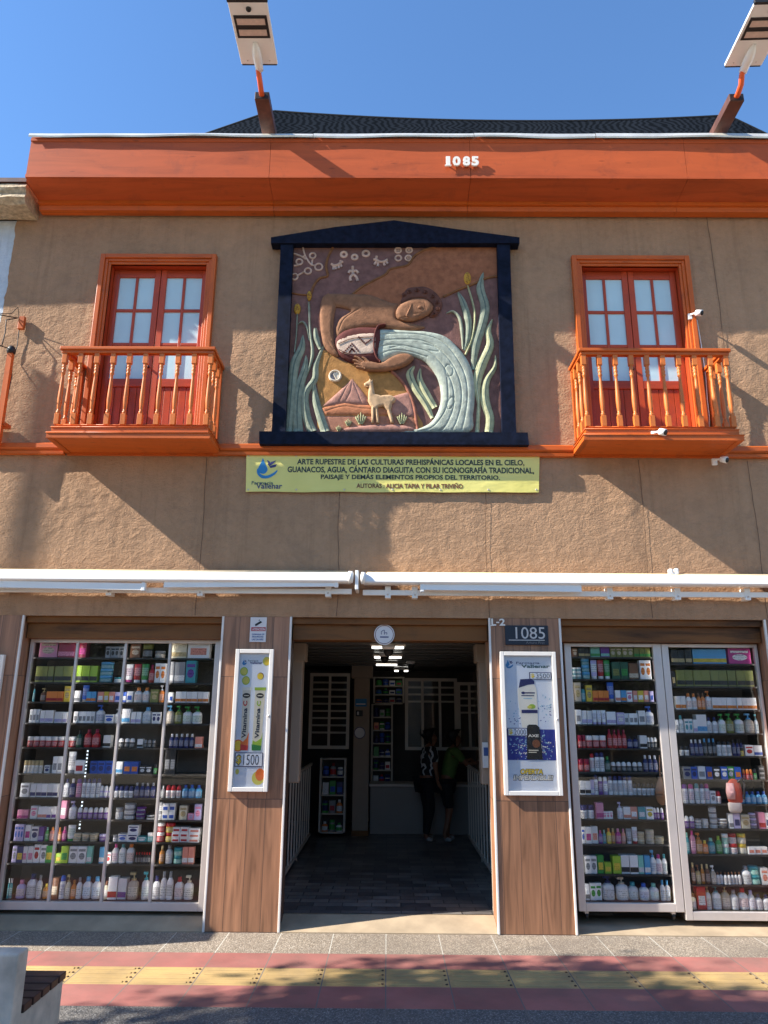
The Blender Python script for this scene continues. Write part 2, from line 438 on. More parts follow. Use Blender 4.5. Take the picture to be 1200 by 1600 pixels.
    def build(s, name, parent=None, loc=None):
        me = bpy.data.meshes.new(name)
        pw = Vector(WORLD[parent.name]) if parent else Vector((0, 0, 0))
        o_ = Vector(loc) if loc is not None else pw
        me.from_pydata([(a-o_.x, b-o_.y, c-o_.z) for a, b, c in s.v], [], s.f)
        for m in s.mats: me.materials.append(MAT[m])
        me.polygons.foreach_set('material_index', s.mi); me.polygons.foreach_set('use_smooth', s.smooth)
        me.update()
        ob = bpy.data.objects.new(name, me); C.objects.link(ob)
        ob.location = o_-pw if parent else o_
        if parent: ob.parent = parent
        WORLD[ob.name] = tuple(o_); return ob

def catmull(p, closed=False, sub=4):
    n = len(p)
    if n < 3 and not closed: return [tuple(x) for x in p]
    out = []
    for i in range(n if closed else n-1):
        a, b, c, d = (p[i-1] if closed or i > 0 else p[0]), p[i], p[(i+1) % n], (p[(i+2) % n] if closed or i+2 < n else p[-1])
        for k in range(sub):
            t = k/sub
            out.append(tuple(.5*((2*b[j])+(-a[j]+c[j])*t+(2*a[j]-5*b[j]+4*c[j]-d[j])*t*t+(-a[j]+3*b[j]-3*c[j]+d[j])*t**3) for j in range(2)))
    if not closed: out.append(tuple(p[-1]))
    return out

def thing(name, label, cat, loc=(0, 0, 0), group=None):
    o = bpy.data.objects.new(name, None); C.objects.link(o); o.location = loc; o.empty_display_size = .1
    WORLD[o.name] = tuple(loc); tag(o, label, cat, group); return o
def tag(o, label, cat, group=None):
    o['label'] = label; o['category'] = cat
    if group: o['group'] = group
    return o
def struct(o): o['kind'] = 'structure'; return o
def copy_thing(src, dloc, label=None, group=None):
    r = src.copy(); C.objects.link(r); r.location = Vector(src.location)+Vector(dloc)
    WORLD[r.name] = tuple(r.location)
    if label: r['label'] = label
    if group: r['group'] = group
    for ch in list(src.children):
        c = ch.copy(); C.objects.link(c); c.parent = r
        for g in list(ch.children):
            d = g.copy(); C.objects.link(d); d.parent = c
    return r

def vnoise(x, y, seed):
    r = np.random.default_rng(seed).random((256, 256))
    xi = np.floor(x).astype(int); yi = np.floor(y).astype(int); fx = x-xi; fy = y-yi
    fx = fx*fx*(3-2*fx); fy = fy*fy*(3-2*fy); g = lambda a, b: r[a % 256, b % 256]
    return (g(xi, yi)*(1-fx)+g(xi+1, yi)*fx)*(1-fy)+(g(xi, yi+1)*(1-fx)+g(xi+1, yi+1)*fx)*fy
def fbm(x, y, seed, o=4):
    t = 0; a = .5
    for k in range(o): t = t+a*vnoise(x, y, seed+k); x = x*2.03+7.1; y = y*2.03+3.3; a *= .5
    return t

# ================================================================== GROUND
b = MB(); b.add([(-120, -120, -.20), (120, -120, -.20), (120, 150, -.20), (-120, 150, -.20)], [(0, 1, 2, 3)], 'asphalt')
struct(b.build('ground'))
def strip(name, y0, y1, z, m, x0=-9, x1=9):
    b = MB(); b.add([(x0, y0, z), (x1, y0, z), (x1, y1, z), (x0, y1, z)], [(0, 1, 2, 3)], m); return struct(b.build(name))
b = MB(); b.box(-30, 30, -5.0, .9, -.19, -.012, 'concrete'); struct(b.build('sidewalk'))
b = MB(); b.box(-30, 30, -5.16, -5.003, -.19, -.008, 'kerb', .01); struct(b.build('kerb'))
strip('pebble_paving', -.585, .02, -.004, 'pebble')
strip('red_paving', -.96, -.586, -.004, 'red_tile')
strip('red_paving', -1.785, -1.363, -.004, 'red_tile')
strip('pebble_paving', -4.95, -1.786, -.004, 'pebble_dark')
b = MB(); b.add([(-9, -1.362, -.004), (9, -1.362, -.004), (9, -.961, -.004), (-9, -.961, -.004)], [(0, 1, 2, 3)], 'yellow_tile')
tile = .49
for i in range(-12, 13):
    X0 = i*tile
    for k in range(4):
        yc = -.961-.05-k*.10
        b.prism_x([(yc-.017, -.003), (yc-.011, .0015), (yc+.011, .0015), (yc+.017, -.003)], X0+.035, X0+tile-.055, 'yellow_tile')
        b.lathe([(.011, -.003), (.009, .003), (.004, .004)], 'dark_joint', 6, (X0+tile-.025, yc, 0))
struct(b.build('tactile_paving'))
b = MB(); b.box(-20, 20, -22, -14.0, -.19, -.02, 'concrete'); struct(b.build('sidewalk'))

# ================================================================== PHARMACY BUILDING
BLD = thing('pharmacy_building', 'brown stucco pharmacy with orange cornice and two wooden balconies', 'building', (0, 0, 0))
XL, XR, ZB, ZT = -4.52, 7.0, 2.955, 8.06
# window openings (outer edge of casings)
DW = [(-3.44, -2.06), (2.16, 3.55)]
WZ = (4.86, 7.25)
def wall():
    st = .018
    xs = np.arange(XL, XR+st, st); zs = np.arange(ZB, ZT+st, st)
    X, Z = np.meshgrid(xs, zs)
    wx = fbm(X*1.3, Z*1.3, 3)*1.6; wz = fbm(X*1.3+40, Z*1.3, 5)*1.6
    r = 1-np.abs(fbm(X*3.2+wx*2, Z*4.5+wz*2, 20, 4)*2-.94)*1.6
    rid = np.clip(r, 0, 1)**3
    r2 = 1-np.abs(fbm(X*9+wz*3, Z*12+wx*3, 60, 3)*2-.9)*1.7
    pm = np.clip((fbm(X*1.5+3, Z*1.2+8, 120, 3)-.30)*3.0, .55, 1.4)
    h = rid*.004*(.3+fbm(X*1.1, Z*1.1, 91, 2))+np.clip(r2, 0, 1)**3*.003+fbm(X*14+wx, Z*16+wz, 31, 4)*.013+fbm(X*.5, Z*.5, 44, 2)*.010
    h = h*pm
    # smoother near the seams of the boards
    for c in (-2.0, -.53, 1.05, 2.75, 3.95):
        h *= 1-.55*np.exp(-((X-c)/.07)**2)
    ed = np.minimum(np.minimum(X-XL, Z-ZB), .05)/.05
    Y = -h*np.clip(ed, .15, 1)+.012
    Xj = X.copy(); Xj[:, 0] += (fbm(Z[:, 0]*6, Z[:, 0]*0, 77, 4)-.5)*.07-.02
    nz, nx = X.shape
    v = np.stack([Xj, Y, Z], -1).reshape(-1, 3).tolist()
    cx = (xs[:-1]+xs[1:])/2; cz = (zs[:-1]+zs[1:])/2
    hole = np.zeros((nz-1, nx-1), bool)
    for a, c in DW: hole |= ((cx > a+.08) & (cx < c-.08))[None, :] & ((cz > WZ[0]+.03) & (cz < WZ[1]-.08))[:, None]
    f = [(i*nx+j, i*nx+j+1, (i+1)*nx+j+1, (i+1)*nx+j) for i in range(nz-1) for j in range(nx-1) if not hole[i, j]]
    b = MB(); b.add(v, f, 'stucco', True)
    # solid body of the wall behind the skin
    xsb = [XL+.03, DW[0][0]+.06, DW[0][1]-.06, DW[1][0]+.06, DW[1][1]-.06, XR]
    for i in range(5):
        if i in (1, 3):
            b.box(xsb[i], xsb[i+1], .03, .33, ZB, WZ[0]+.01, 'stucco'); b.box(xsb[i], xsb[i+1], .03, .33, WZ[1]-.06, ZT, 'stucco')
        else: b.box(xsb[i], xsb[i+1], .03, .33, ZB, ZT, 'stucco')
    b.box(XL, XR, .012, .03, ZB-.004, ZB+.02, 'stucco')
    return b.build('facade_wall', BLD)
wall()
b = MB()
for c, z0, z1 in ((-2.0, 2.96, 4.70), (-.53, 2.96, 4.35), (1.05, 2.96, 4.35), (2.75, 2.96, 4.70), (3.95, 2.96, 4.70), (3.85, 4.87, 7.9)):
    n = 14; pts = [(c+random.uniform(-.004, .004)+.008*math.sin(i*.5+c), z0+(z1-z0)*i/n) for i in range(n+1)]
    b.stroke(pts, .006, .002, 'dark_joint', -.0055, seg=4); b.build('board_joint', BLD); b = MB()
# side / rear body, roof
b = MB(); b.box(XL+.02, XL+.3, .34, 10, 0, 8.3, 'stucco'); b.box(XR-.3, XR, .34, 10, 0, 8.3, 'stucco')
b.box(XL+.02, XR, 10.01, 10.3, 0, 8.3, 'stucco'); b.build('outer_wall', BLD)
b = MB(); b.box(XL, XR, .0, 10.3, 8.305, 8.36, 'flashing'); b.build('roof', BLD)
b = MB(); b.box(XL+.31, XR-.31, .34, 10, 4.5, 4.6, 'beige'); b.build('upper_floor', BLD)

# cornice: fascia, sloped soffit, two bed mouldings
def cornice():
    segs = [-4.225, -1.40, .93, 3.43, 6.0, 7.0]
    root = None
    for i in range(len(segs)-1):
        x0, x1 = segs[i]+.002, segs[i+1]-.002
        b = MB()
        b.prism_x([(-.50, 7.965), (-.50, 8.49), (0.10, 8.49), (.10, 7.97)], x0, x1, 'cornice')
        b.prism_x([(-.512, 7.945), (-.512, 7.985), (-.503, 7.99), (-.40, 7.963), (-.40, 7.945)], x0, x1, 'cornice')
        b.prism_x([(-.49, 7.943), (-.16, 7.905), (-.02, 7.905), (-.02, 7.96), (-.49, 7.96)], x0, x1, 'cornice')
        b.prism_x([(-.504, 8.44), (-.513, 8.45), (-.513, 8.488), (-.504, 8.488)], x0, x1, 'cornice')
        o = b.build('cornice', BLD)
        b = MB()
        b.prism_x([(-.165, 7.86), (-.165, 7.903), (-.02, 7.903), (-.02, 7.86)], x0, x1, 'orange_h')
        b.prism_x([(-.12, 7.80), (-.13, 7.858), (-.02, 7.858), (-.02, 7.80)], x0, x1, 'orange_h')
        b.build('bed_moulding', o)
cornice()
b = MB()
fx = [-4.24, -.9, .98, 2.4, 7.0]
for i in range(4):
    N = 14; v = []; x0, x1 = fx[i], fx[i+1]-.006
    for k in range(N+1):
        x = x0+(x1-x0)*k/N; wv = .012*math.sin(x*2.1)+.008*math.sin(x*5.3+1)
        zt = 8.535+.006*i
        for y, z in ((-.545-wv*.5, 8.492+wv*.4-.01), (-.552-wv*.5, 8.50+wv*.4), (-.535, zt+wv*.3), (.1, zt+.02)):
            v.append((x, y, z))
    f = [[k*4+j, k*4+j+1, (k+1)*4+j+1, (k+1)*4+j] for k in range(N) for j in range(3)]
    b.add(v, f, 'flashing')
b.build('parapet_flashing', BLD)
# string course between balconies
b = MB()
for x0, x1 in ((XL, -3.58), (-1.93, 2.03), (3.66, XR)):
    b.prism_x([(.0, 4.72), (-.055, 4.72), (-.06, 4.75), (-.045, 4.765), (-.07, 4.79), (-.07, 4.835), (-.05, 4.85), (.0, 4.85)], x0, x1, 'orange_h')
b.build('string_course', BLD)

# french doors
def french_door(x0, x1, tilt):
    root = MB(); z0, z1 = WZ[0]-.02, WZ[1]
    # casing: three stepped mouldings
    cs = MB()
    for d, wd, y in ((0, .055, -.055), (.055, .035, -.035), (.09, .03, -.018)):
        a0, a1, zt = x0+d, x1-d, z1-d
        cs.box(a0, a0+wd, y, .03, z0, zt, 'orange_v', .006); cs.box(a1-wd, a1, y, .03, z0, zt, 'orange_v', .006)
        cs.box(a0+wd, a1-wd, y, .03, zt-wd, zt, 'orange_h', .006)
    # reveals
    i0, i1, it = x0+.12, x1-.12, z1-.12
    cs.box(i0-.02, i0, .0, .22, z0, it, 'door_v'); cs.box(i1, i1+.02, .0, .22, z0, it, 'door_v'); cs.box(i0, i1, .0, .22, it, it+.02, 'door_h')
    door = cs.build('french_door', BLD, (x0, 0, z0))
    mid = (i0+i1)/2; yf, yb = .10, .145
    for a, c in ((i0+.004, mid-.004), (mid+.004, i1-.004)):
        lf = MB(); s = .068
        lf.box(a, a+s, yf, yb, z0, it-.004, 'door_v', .004); lf.box(c-s, c, yf, yb, z0, it-.004, 'door_v', .004)
        lf.box(a+s, c-s, yf+.002, yb, it-.10, it-.004, 'door_h', .004)
        zb = z0+.86                      # bottom of glazing
        lf.box(a+s, c-s, yf+.002, yb, zb-.10, zb, 'door_h', .004)
        lf.box(a+s, c-s, yf+.002, yb, z0, z0+.12, 'door_h', .004)
        n = 5
        for k in range(n):
            pw = (c-a-2*s)/n
            lf.box(a+s+k*pw+.002, a+s+(k+1)*pw-.002, yf+.018, yb-.005, z0+.12, zb-.10, 'door_v', .004)
        gm = (a+c)/2; zt = it-.10
        lf.box(gm-.016, gm+.016, yf+.006, yb, zb, zt, 'door_v', .004)
        for k in (1, 2):
            zz = zb+(zt-zb)*k/3
            for q0, q1 in ((a+s, gm-.016), (gm+.016, c-s)): lf.box(q0, q1, yf+.007, yb, zz-.018, zz+.018, 'door_h', .004)
        lf.build('door_leaf', door)
        p = MB(); p.box(a+s-.005, c-s+.005, yf+.024, yf+.03, zb-.004, zt+.004, 'frosted'); p.build('pane', door)
    h = MB(); h.lathe([(.014, -.03), (.016, -.012), (.008, 0)], 'black', 10, (mid-.04, yf-.004, z0+1.0), 'y'); h.build('door_knob', door)
    k = MB(); k.box(i0-.1, i1+.1, .23, .26, z0, it+.1, 'black'); k.build('room_backing', door)
    return door
for a, c in DW: french_door(a, c, 0)

BAL = [(.020, .0), (.020, .14), (.014, .145), (.019, .16), (.019, .185), (.012, .195), (.015, .22), (.021, .34), (.019, .45), (.013, .66), (.012, .70), (.018, .715), (.018, .735), (.012, .745), (.018, .765), (.018, .785), (.012, .795), (.018, .815), (.018, .83), (.012, .84), (.019, .85), (.019, .86)]
def baluster(b, x, y, z0, z1):
    H = z1-z0
    b.box(x-.026, x+.026, y-.026, y+.026, z0, z0+.15*H, 'honey_v', .003)
    b.lathe([(r*1.22, z0+H*z) for r, z in BAL[1:]], 'honey_v', 10, (x, y, 0))
    b.box(x-.026, x+.026, y-.026, y+.026, z0+.86*H, z1, 'honey_v', .003)
def balcony(x0, x1, zf):
    D = .50; fl_ = MB()
    fl_.box(x0+.063, x1-.063, -D+.03, .0, zf, zf+.03, 'orange_h')                 # soffit board
    fl_.prism_x([(-D, zf-.006), (-D, zf+.052), (-D+.03, zf+.057), (-D+.03, zf+.125), (-D+.055, zf+.130), (-D+.055, zf+.16), (.0, zf+.16), (.0, zf+.031), (-D+.03, zf+.031), (-D+.03, zf-.006)], x0+.062, x1-.062, 'orange_h')
    for q, s_ in ((x0, 1), (x1, -1)):
        fl_.box(q, q+s_*.062, -D, .0, zf-.006, zf+.052, 'orange_d')
        fl_.box(q+s_*.03, q+s_*.062, -D+.03, .0, zf+.0525, zf+.125, 'orange_d')
        fl_.box(q+s_*.052, q+s_*.062, -D+.055, .0, zf+.1255, zf+.16, 'orange_d')
    fl_.box(x0+.022, x1-.022, -.025, .0, zf-.03, zf-.0005, 'orange_h')
    for yy, zz, e in ((-D-.003, zf+.052, .0), (-D+.027, zf+.125, .03), (-D+.052, zf+.158, .052)):
        fl_.tube([(x0+e-.003, -.01, zz), (x0+e-.003, yy, zz)], .007, 'orange_d', 6); fl_.tube([(x1-e+.003, -.01, zz), (x1-e+.003, yy, zz)], .007, 'orange_d', 6)
        fl_.tube([(x0+e-.003, yy, zz), (x1-e+.003, yy, zz)], .007, 'orange_h', 6)
    bal = fl_.build('balcony', BLD, ((x0+x1)/2, 0, zf))
    zt = zf+1.06; zr = zt-.055; yr = -D+.06; xa, xb = x0+.065, x1-.065
    r = MB()
    r.box(x0+.012, x1-.012, yr-.05, yr+.05, zr+.012, zt-.004, 'orange_h', .008); r.box(x0+.03, x1-.03, yr-.032, yr+.032, zr-.022, zr+.0115, 'orange_h', .005)
    for q in (xa, xb): r.box(q-.05, q+.05, yr+.052, .0, zr+.010, zt-.006, 'orange_d', .008); r.box(q-.03, q+.03, yr+.034, .0, zr-.022, zr+.0095, 'orange_d', .005)
    r.build('handrail', bal)
    z0 = zf+.16
    n = 9
    for k in range(n+1):
        p = MB(); baluster(p, xa+(xb-xa)*k/n, yr, z0, zr-.022); p.build('baluster', bal)
    for q in (xa, xb):
        for y in (yr+.17, yr+.33):
            p = MB(); baluster(p, q, y, z0, zr-.022); p.build('baluster', bal)
        p = MB(); p.box(q-.03, q+.03, -.04, .0, z0, zr-.022, 'orange_v', .004); p.build('wall_post', bal)
balcony(-3.575, -1.865, 4.745)
balcony(2.03, 3.69, 4.75)

# ground-floor piers with wood-look tile
def pier(x0, x1):
    b = MB(); b.box(x0, x1, .012, .34, -.01, 2.953, 'pier')
    o = b.build('pier', BLD)
    t = MB()
    for x in (x0, x1):
        t.box(x-.011, x+.011, .001, .03, -.002, 2.954, 'trim_white', .004)
    t.build('edge_trim', o)
PIERS = [(-4.50, -3.805), (-1.715, -1.008), (1.058, 1.787), (3.915, 4.62)]
for a, c in PIERS: pier(a, c)
for a, c in zip(PIERS[:-1], PIERS[1:]):
    x0, x1 = a[1], c[0]; b = MB()
    b.box(x0+.012, x1-.012, .055, .34, 2.885, 2.9535, 'lintel', .004)
    b.box(x0+.012, x1-.012, .105, .34, 2.725, 2.884, 'lintel', .004)
    b.build('lintel', BLD)
# raised cement sill under cabinets and threshold
b = MB()
for x0, x1, z in ((-3.80, -1.72, .085), (1.79, 3.91, .03)):
    b.prism_x([(.004, -.01), (.004, .004), (.20, z), (.85, z), (.85, -.01)], x0, x1, 'sill')
b.prism_x([(.004, -.01), (.004, .006), (.30, .085), (.34, .085), (.34, -.01)], -1.005, 1.055, 'sill')
b.build('sill', BLD)

# ------------------------------------------------------------------ interior
b = MB(); b.add([(-4.1, .34, .09), (4.6, .34, .09), (4.6, 9.9, .09), (-4.1, 9.9, .09)], [(0, 1, 2, 3)], 'shop_floor'); struct(b.build('shop_floor'))
b = MB(); b.box(-4.2, 6.6, .345, 9.95, 2.76, 2.80, 'ceiling')
for k in range(9): b.box(-1.6, 1.6, .9+k*.5, .93+k*.5, 2.75, 2.759, 'ceiling')
b.build('ceiling', BLD)
b = MB()
b.box(-1.72, -1.03, .345, .50, 0, 2.755, 'beige'); b.box(1.07, 1.78, .345, .50, 0, 2.755, 'beige')
b.box(-1.62, -1.55, .51, 3.0, 0, 2.755, 'beige'); b.box(1.62, 1.69, .51, 6.4, 0, 2.755, 'beige')
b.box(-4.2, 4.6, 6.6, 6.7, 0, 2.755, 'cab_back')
xa = F(474, 1010, .8)[0]; xb = F(747, 1010, .8)[0]
b.box(-1.4, xa, .8, 1.0, 1.25, 2.755, 'beige', .012); b.box(xb, 1.5, .8, 1.0, 1.25, 2.755, 'beige', .012)
b.box(-1.4, xa+.03, .78, 1.02, 2.55, 2.757, 'beige', .012); b.box(xb-.03, 1.5, .78, 1.02, 2.55, 2.757, 'beige', .012)
b.build('interior_wall', BLD)
def rectF(x0, y0, x1, y1, Y):
    a = F(x0, y1, Y); c = F(x1, y0, Y); return a[0], c[0], a[1], c[1]
# column
b = MB(); xa, xb, za, zb = rectF(550, 1035, 578, 1291, 5.0)
b.box(xa, xb, 5.0, 5.3, .17, 2.75, 'beige'); b.box(xa-.05, xb+.05, 4.95, 5.33, 2.55, 2.752, 'beige', .01); b.box(xa-.01, xb+.01, 4.98, 5.32, .091, .17, 'lintel')
b.build('column', BLD)
# glazed partition frames
def glazed(px, Y, mull, slats, label):
    t = thing('glazed_partition', label, 'partition', (*[sum(F(px[i], px[3], Y)[0] for i in (0, 2))/2], Y, .09))
    x0, x1, z0, z1 = rectF(*px, Y); fr = MB(); s = .05
    fr.box(x0, x0+s, Y, Y+.06, z0, z1, 'grey_frame'); fr.box(x1-s, x1, Y, Y+.06, z0, z1, 'grey_frame')
    fr.box(x0+s, x1-s, Y, Y+.06, z1-s, z1, 'grey_frame'); fr.box(x0+s, x1-s, Y, Y+.06, z0, z0+s, 'grey_frame')
    fr.build('frame', t)
    for k in range(1, mull+1):
        m_ = MB(); xx = x0+(x1-x0)*k/(mull+1); m_.box(xx-.02, xx+.02, Y+.005, Y+.05, z0+s, z1-s, 'grey_frame'); m_.build('mullion', t)
    for k in range(slats):
        m_ = MB(); zz = z1-s-.10-k*.115; m_.box(x0+s, x1-s, Y+.07, Y+.085, zz-.015, zz+.015, 'grey_frame'); m_.build('slat', t)
    g = MB(); g.box(x0+s, x1-s, Y+.02, Y+.026, z0+s, z1-s, 'glass'); g.build('pane', t)
    return t
glazed((481, 1052, 547, 1170), 4.9, 1, 8, 'white framed glazed partition with slats left of the beige column')
glazed((633, 1060, 714, 1172), 5.0, 2, 3, 'white framed sliding window with mullions behind the two customers')
glazed((716, 1066, 752, 1172), 5.0, 1, 4, 'narrow white glazed panel at the back right corner of the shop')
# counter
t = thing('counter', 'white panelled serving counter at the back of the shop', 'counter', (.2, 5.1, .09))
b = MB(); x0, x1, z0, z1 = rectF(578, 1226, 760, 1299, 5.15); b.box(x0, x1, 5.17, 5.6, .095, z1-.04, 'white_lam')
b.build('body', t)
b = MB(); b.box(x0-.02, x1+.02, 5.12, 5.65, z1-.039, z1, 'grey_frame', .005); b.build('worktop', t)
for k in range(2):
    b = MB(); w_ = .48; b.box(x0+.01+k*w_, x0+w_-.01+k*w_, 5.155, 5.169, .12, z1-.07, 'white_lam'); b.build('front_panel', t)
# railings
def railing(x, label):
    t = thing('entrance_railing', label, 'railing', (x, 3.2, .09), 'railings lining the entrance')
    b = MB(); b.box(x-.02, x+.02, .85, 4.6, 1.18, 1.22, 'grey_frame', .004); b.build('top_rail', t)
    b = MB(); b.box(x-.02, x+.02, .85, 4.6, .15, .19, 'grey_frame', .004); b.build('bottom_rail', t)
    for k in range(13):
        b = MB(); y = .87+k*.30; b.box(x-.009, x+.009, y-.009, y+.009, .191 if k % 7 else .091, 1.179, 'grey_frame'); b.build('upright', t)
railing(-1.20, 'white metal railing along the left side of the shop entrance')
railing(1.27, 'white metal railing along the right side of the shop entrance')
# ceiling lights
for k, (px, py, w_) in enumerate(((606, 1003, .36), (606, 1033, .36), (604, 1056, .32), (627, 1074, .24))):
    Y = (.75, 2.3, 3.9, 5.6)[k]; x, z = F(px, py, Y)
    b = MB(); b.box(x-w_/2-.02, x+w_/2+.02, Y-.022, Y+.022, 2.722, 2.748, 'grey_frame', .004)
    t = tag(b.build('ceiling_light', None, (x, Y, 2.72)), 'lit white tube light on the shop ceiling, %s from the street' % ('first', 'second', 'third', 'fourth')[k], 'ceiling light', 'ceiling lights in a row')
    b = MB(); b.lathe([(.013, -w_/2), (.013, w_/2)], 'tube_light', 10, (x, Y, 2.705), 'x'); b.build('lamp_tube', t)
def dome(px, py, Y, z, r, label):
    x, _ = F(px, py, Y); b = MB(); b.lathe([(r*1.25, 0), (r*1.25, -.03), (r*1.0, -.05)], 'white_paint', 16, (x, Y, z))
    t = tag(b.build('dome_camera', None, (x, Y, z)), label, 'security camera', 'dome cameras inside the shop')
    b = MB(); b.lathe([(r, -.051), (r*.92, -.08), (r*.6, -.115), (r*.15, -.13)], 'black', 16, (x, Y, z)); b.build('dome', t)
dome(607, 1008, .60, 2.72, .06, 'black dome security camera under the round sign above the door')
dome(601, 1040, 2.1, 2.748, .06, 'black dome camera on the ceiling behind the first tube light')
dome(627, 1068, 5.2, 2.748, .05, 'small dome camera at the far end of the shop ceiling')
dome(642, 1048, 3.6, 2.748, .055, 'black dome camera near the right side of the shop ceiling')

# ================================================================== NEIGHBOUR ON THE LEFT
NB = thing('neighbour_building', 'pale white neighbouring house with rough stone eaves at left edge', 'building', (-7, 0, 0))
b = MB(); b.box(-12, XL-.0, .02, 9, 0, 7.75, 'white_wall'); b.build('wall', NB)
b = MB()
v = []; N = 40
prof = [(-.02, 7.74), (-.30, 7.74), (-.36, 7.79), (-.34, 7.86), (-.37, 7.93), (-.34, 7.985), (.5, 8.0)]
for i in range(N+1):
    x = -12+(12-4.285)*i/N
    for y, z in prof: v.append((x, y+random.uniform(-.012, .012), z+random.uniform(-.008, .008)))
n = len(prof)
b.add(v, [[i*n+k, (i+1)*n+k, (i+1)*n+k+1, i*n+k+1] for i in range(N) for k in range(n-1)]+[list(range(n)), [N*n+k for k in range(n)][::-1]], 'stone')
b.build('eaves', NB)
b = MB(); b.box(-12, -4.29, -.36, 9, 8.005, 8.06, 'steel_brown'); b.build('roof_edge', NB)
# added awning, unseen outside the frame, put in to shade the left window
AW = thing('shop_awning', 'unseen beige fabric awning added left of the pharmacy to shade its window', 'awning', (-7, 0, 2.8))
b = MB(); b.prism_x([(0, 2.93), (-1.15, 2.60), (-1.15, 2.35), (-1.16, 2.35), (-1.165, 2.615), (0, 2.95)], -10, -5.35, 'cream'); b.build('fabric', AW)
b = MB(); b.prism([(-5.349, 2.93), (-5.349, 2.6), (-5.345, 2.6), (-5.345, 2.93)], -1.15, 0, 'cream'); b.build('side_flap', AW)

# bracket with cables at the left edge
t = thing('cable_strut', 'orange wooden strut carrying black cables at the left edge of the facade', 'cable bracket', (-4.5, 0, 4.9))
b = MB(); p0 = F(-6, 705, -.13); p1 = F(17, 553, -.13)
b.add([], [], 'orange_v')
def bar(b, a, c, w_, m):
    a, c = Vector(a), Vector(c); d = (c-a).normalized(); x = d.cross(Vector((0, 1, 0))).normalized(); y = x.cross(d)
    v = [a+x*i*w_+y*j*w_ for i, j in ((-1, -1), (1, -1), (1, 1), (-1, 1))]+[c+x*i*w_+y*j*w_ for i, j in ((-1, -1), (1, -1), (1, 1), (-1, 1))]
    b.add(v, [(0, 1, 2, 3), (7, 6, 5, 4), (0, 4, 5, 1), (1, 5, 6, 2), (2, 6, 7, 3), (3, 7, 4, 0)], m)
bar(b, (p0[0], -.13, p0[1]), (p1[0], -.13, p1[1]), .028, 'orange_v'); b.build('strut', t)
b = MB(); q = F(0, 668, -.02); b.box(q[0]-.15, q[0]+.12, -.13, -.015, q[1]-.02, q[1]+.02, 'orange_h'); b.build('wall_arm', t)
b = MB(); b.lathe([(.02, 0), (.045, .01), (.05, .05), (.03, .09), (.012, .10)], 'black', 12, (p1[0], -.13, p1[1])); b.build('insulator', t)
b = MB(); q = F(6, 527, -.13); b.lathe([(.012, -.05), (.03, -.03), (.03, .03), (.012, .05)], 'black', 10, (q[0], -.3, q[1])); b.build('insulator', t)
b = MB(); q = F(34, 505, -.03); b.box(q[0]-.035, q[0]+.035, -.05, -.008, q[1]-.08, q[1]+.08, 'orange_v', .005); b.build('wall_plate', t)
def wire(b, pts, r=.006):
    P = []
    for (px, py, Y) in pts: x, z = F(px, py, Y); P.append((x, Y, z))
    out = []
    for i in range(len(P)-1):
        for k in range(6): out.append(tuple(P[i][j]+(P[i+1][j]-P[i][j])*k/6 for j in range(3)))
    out.append(P[-1]); b.tube(out, r, 'wire', 6)
b = MB()
wire(b, [(-60, 470, -.9), (0, 492, -.5), (28, 497, -.04)]); wire(b, [(28, 497, -.04), (10, 500, -.13), (8, 520, -.13), (3, 540, -.13), (-30, 548, -.5)])
wire(b, [(-60, 525, -.9), (0, 540, -.4), (15, 545, -.13)]); wire(b, [(30, 500, -.05), (28, 480, -.12), (18, 490, -.2), (0, 490, -.5)], .004)
wire(b, [(30, 512, -.02), (27, 540, -.02), (20, 560, -.02), (18, 590, -.1), (10, 630, -.11), (0, 660, -.12)], .005)
b.build('cable', t)

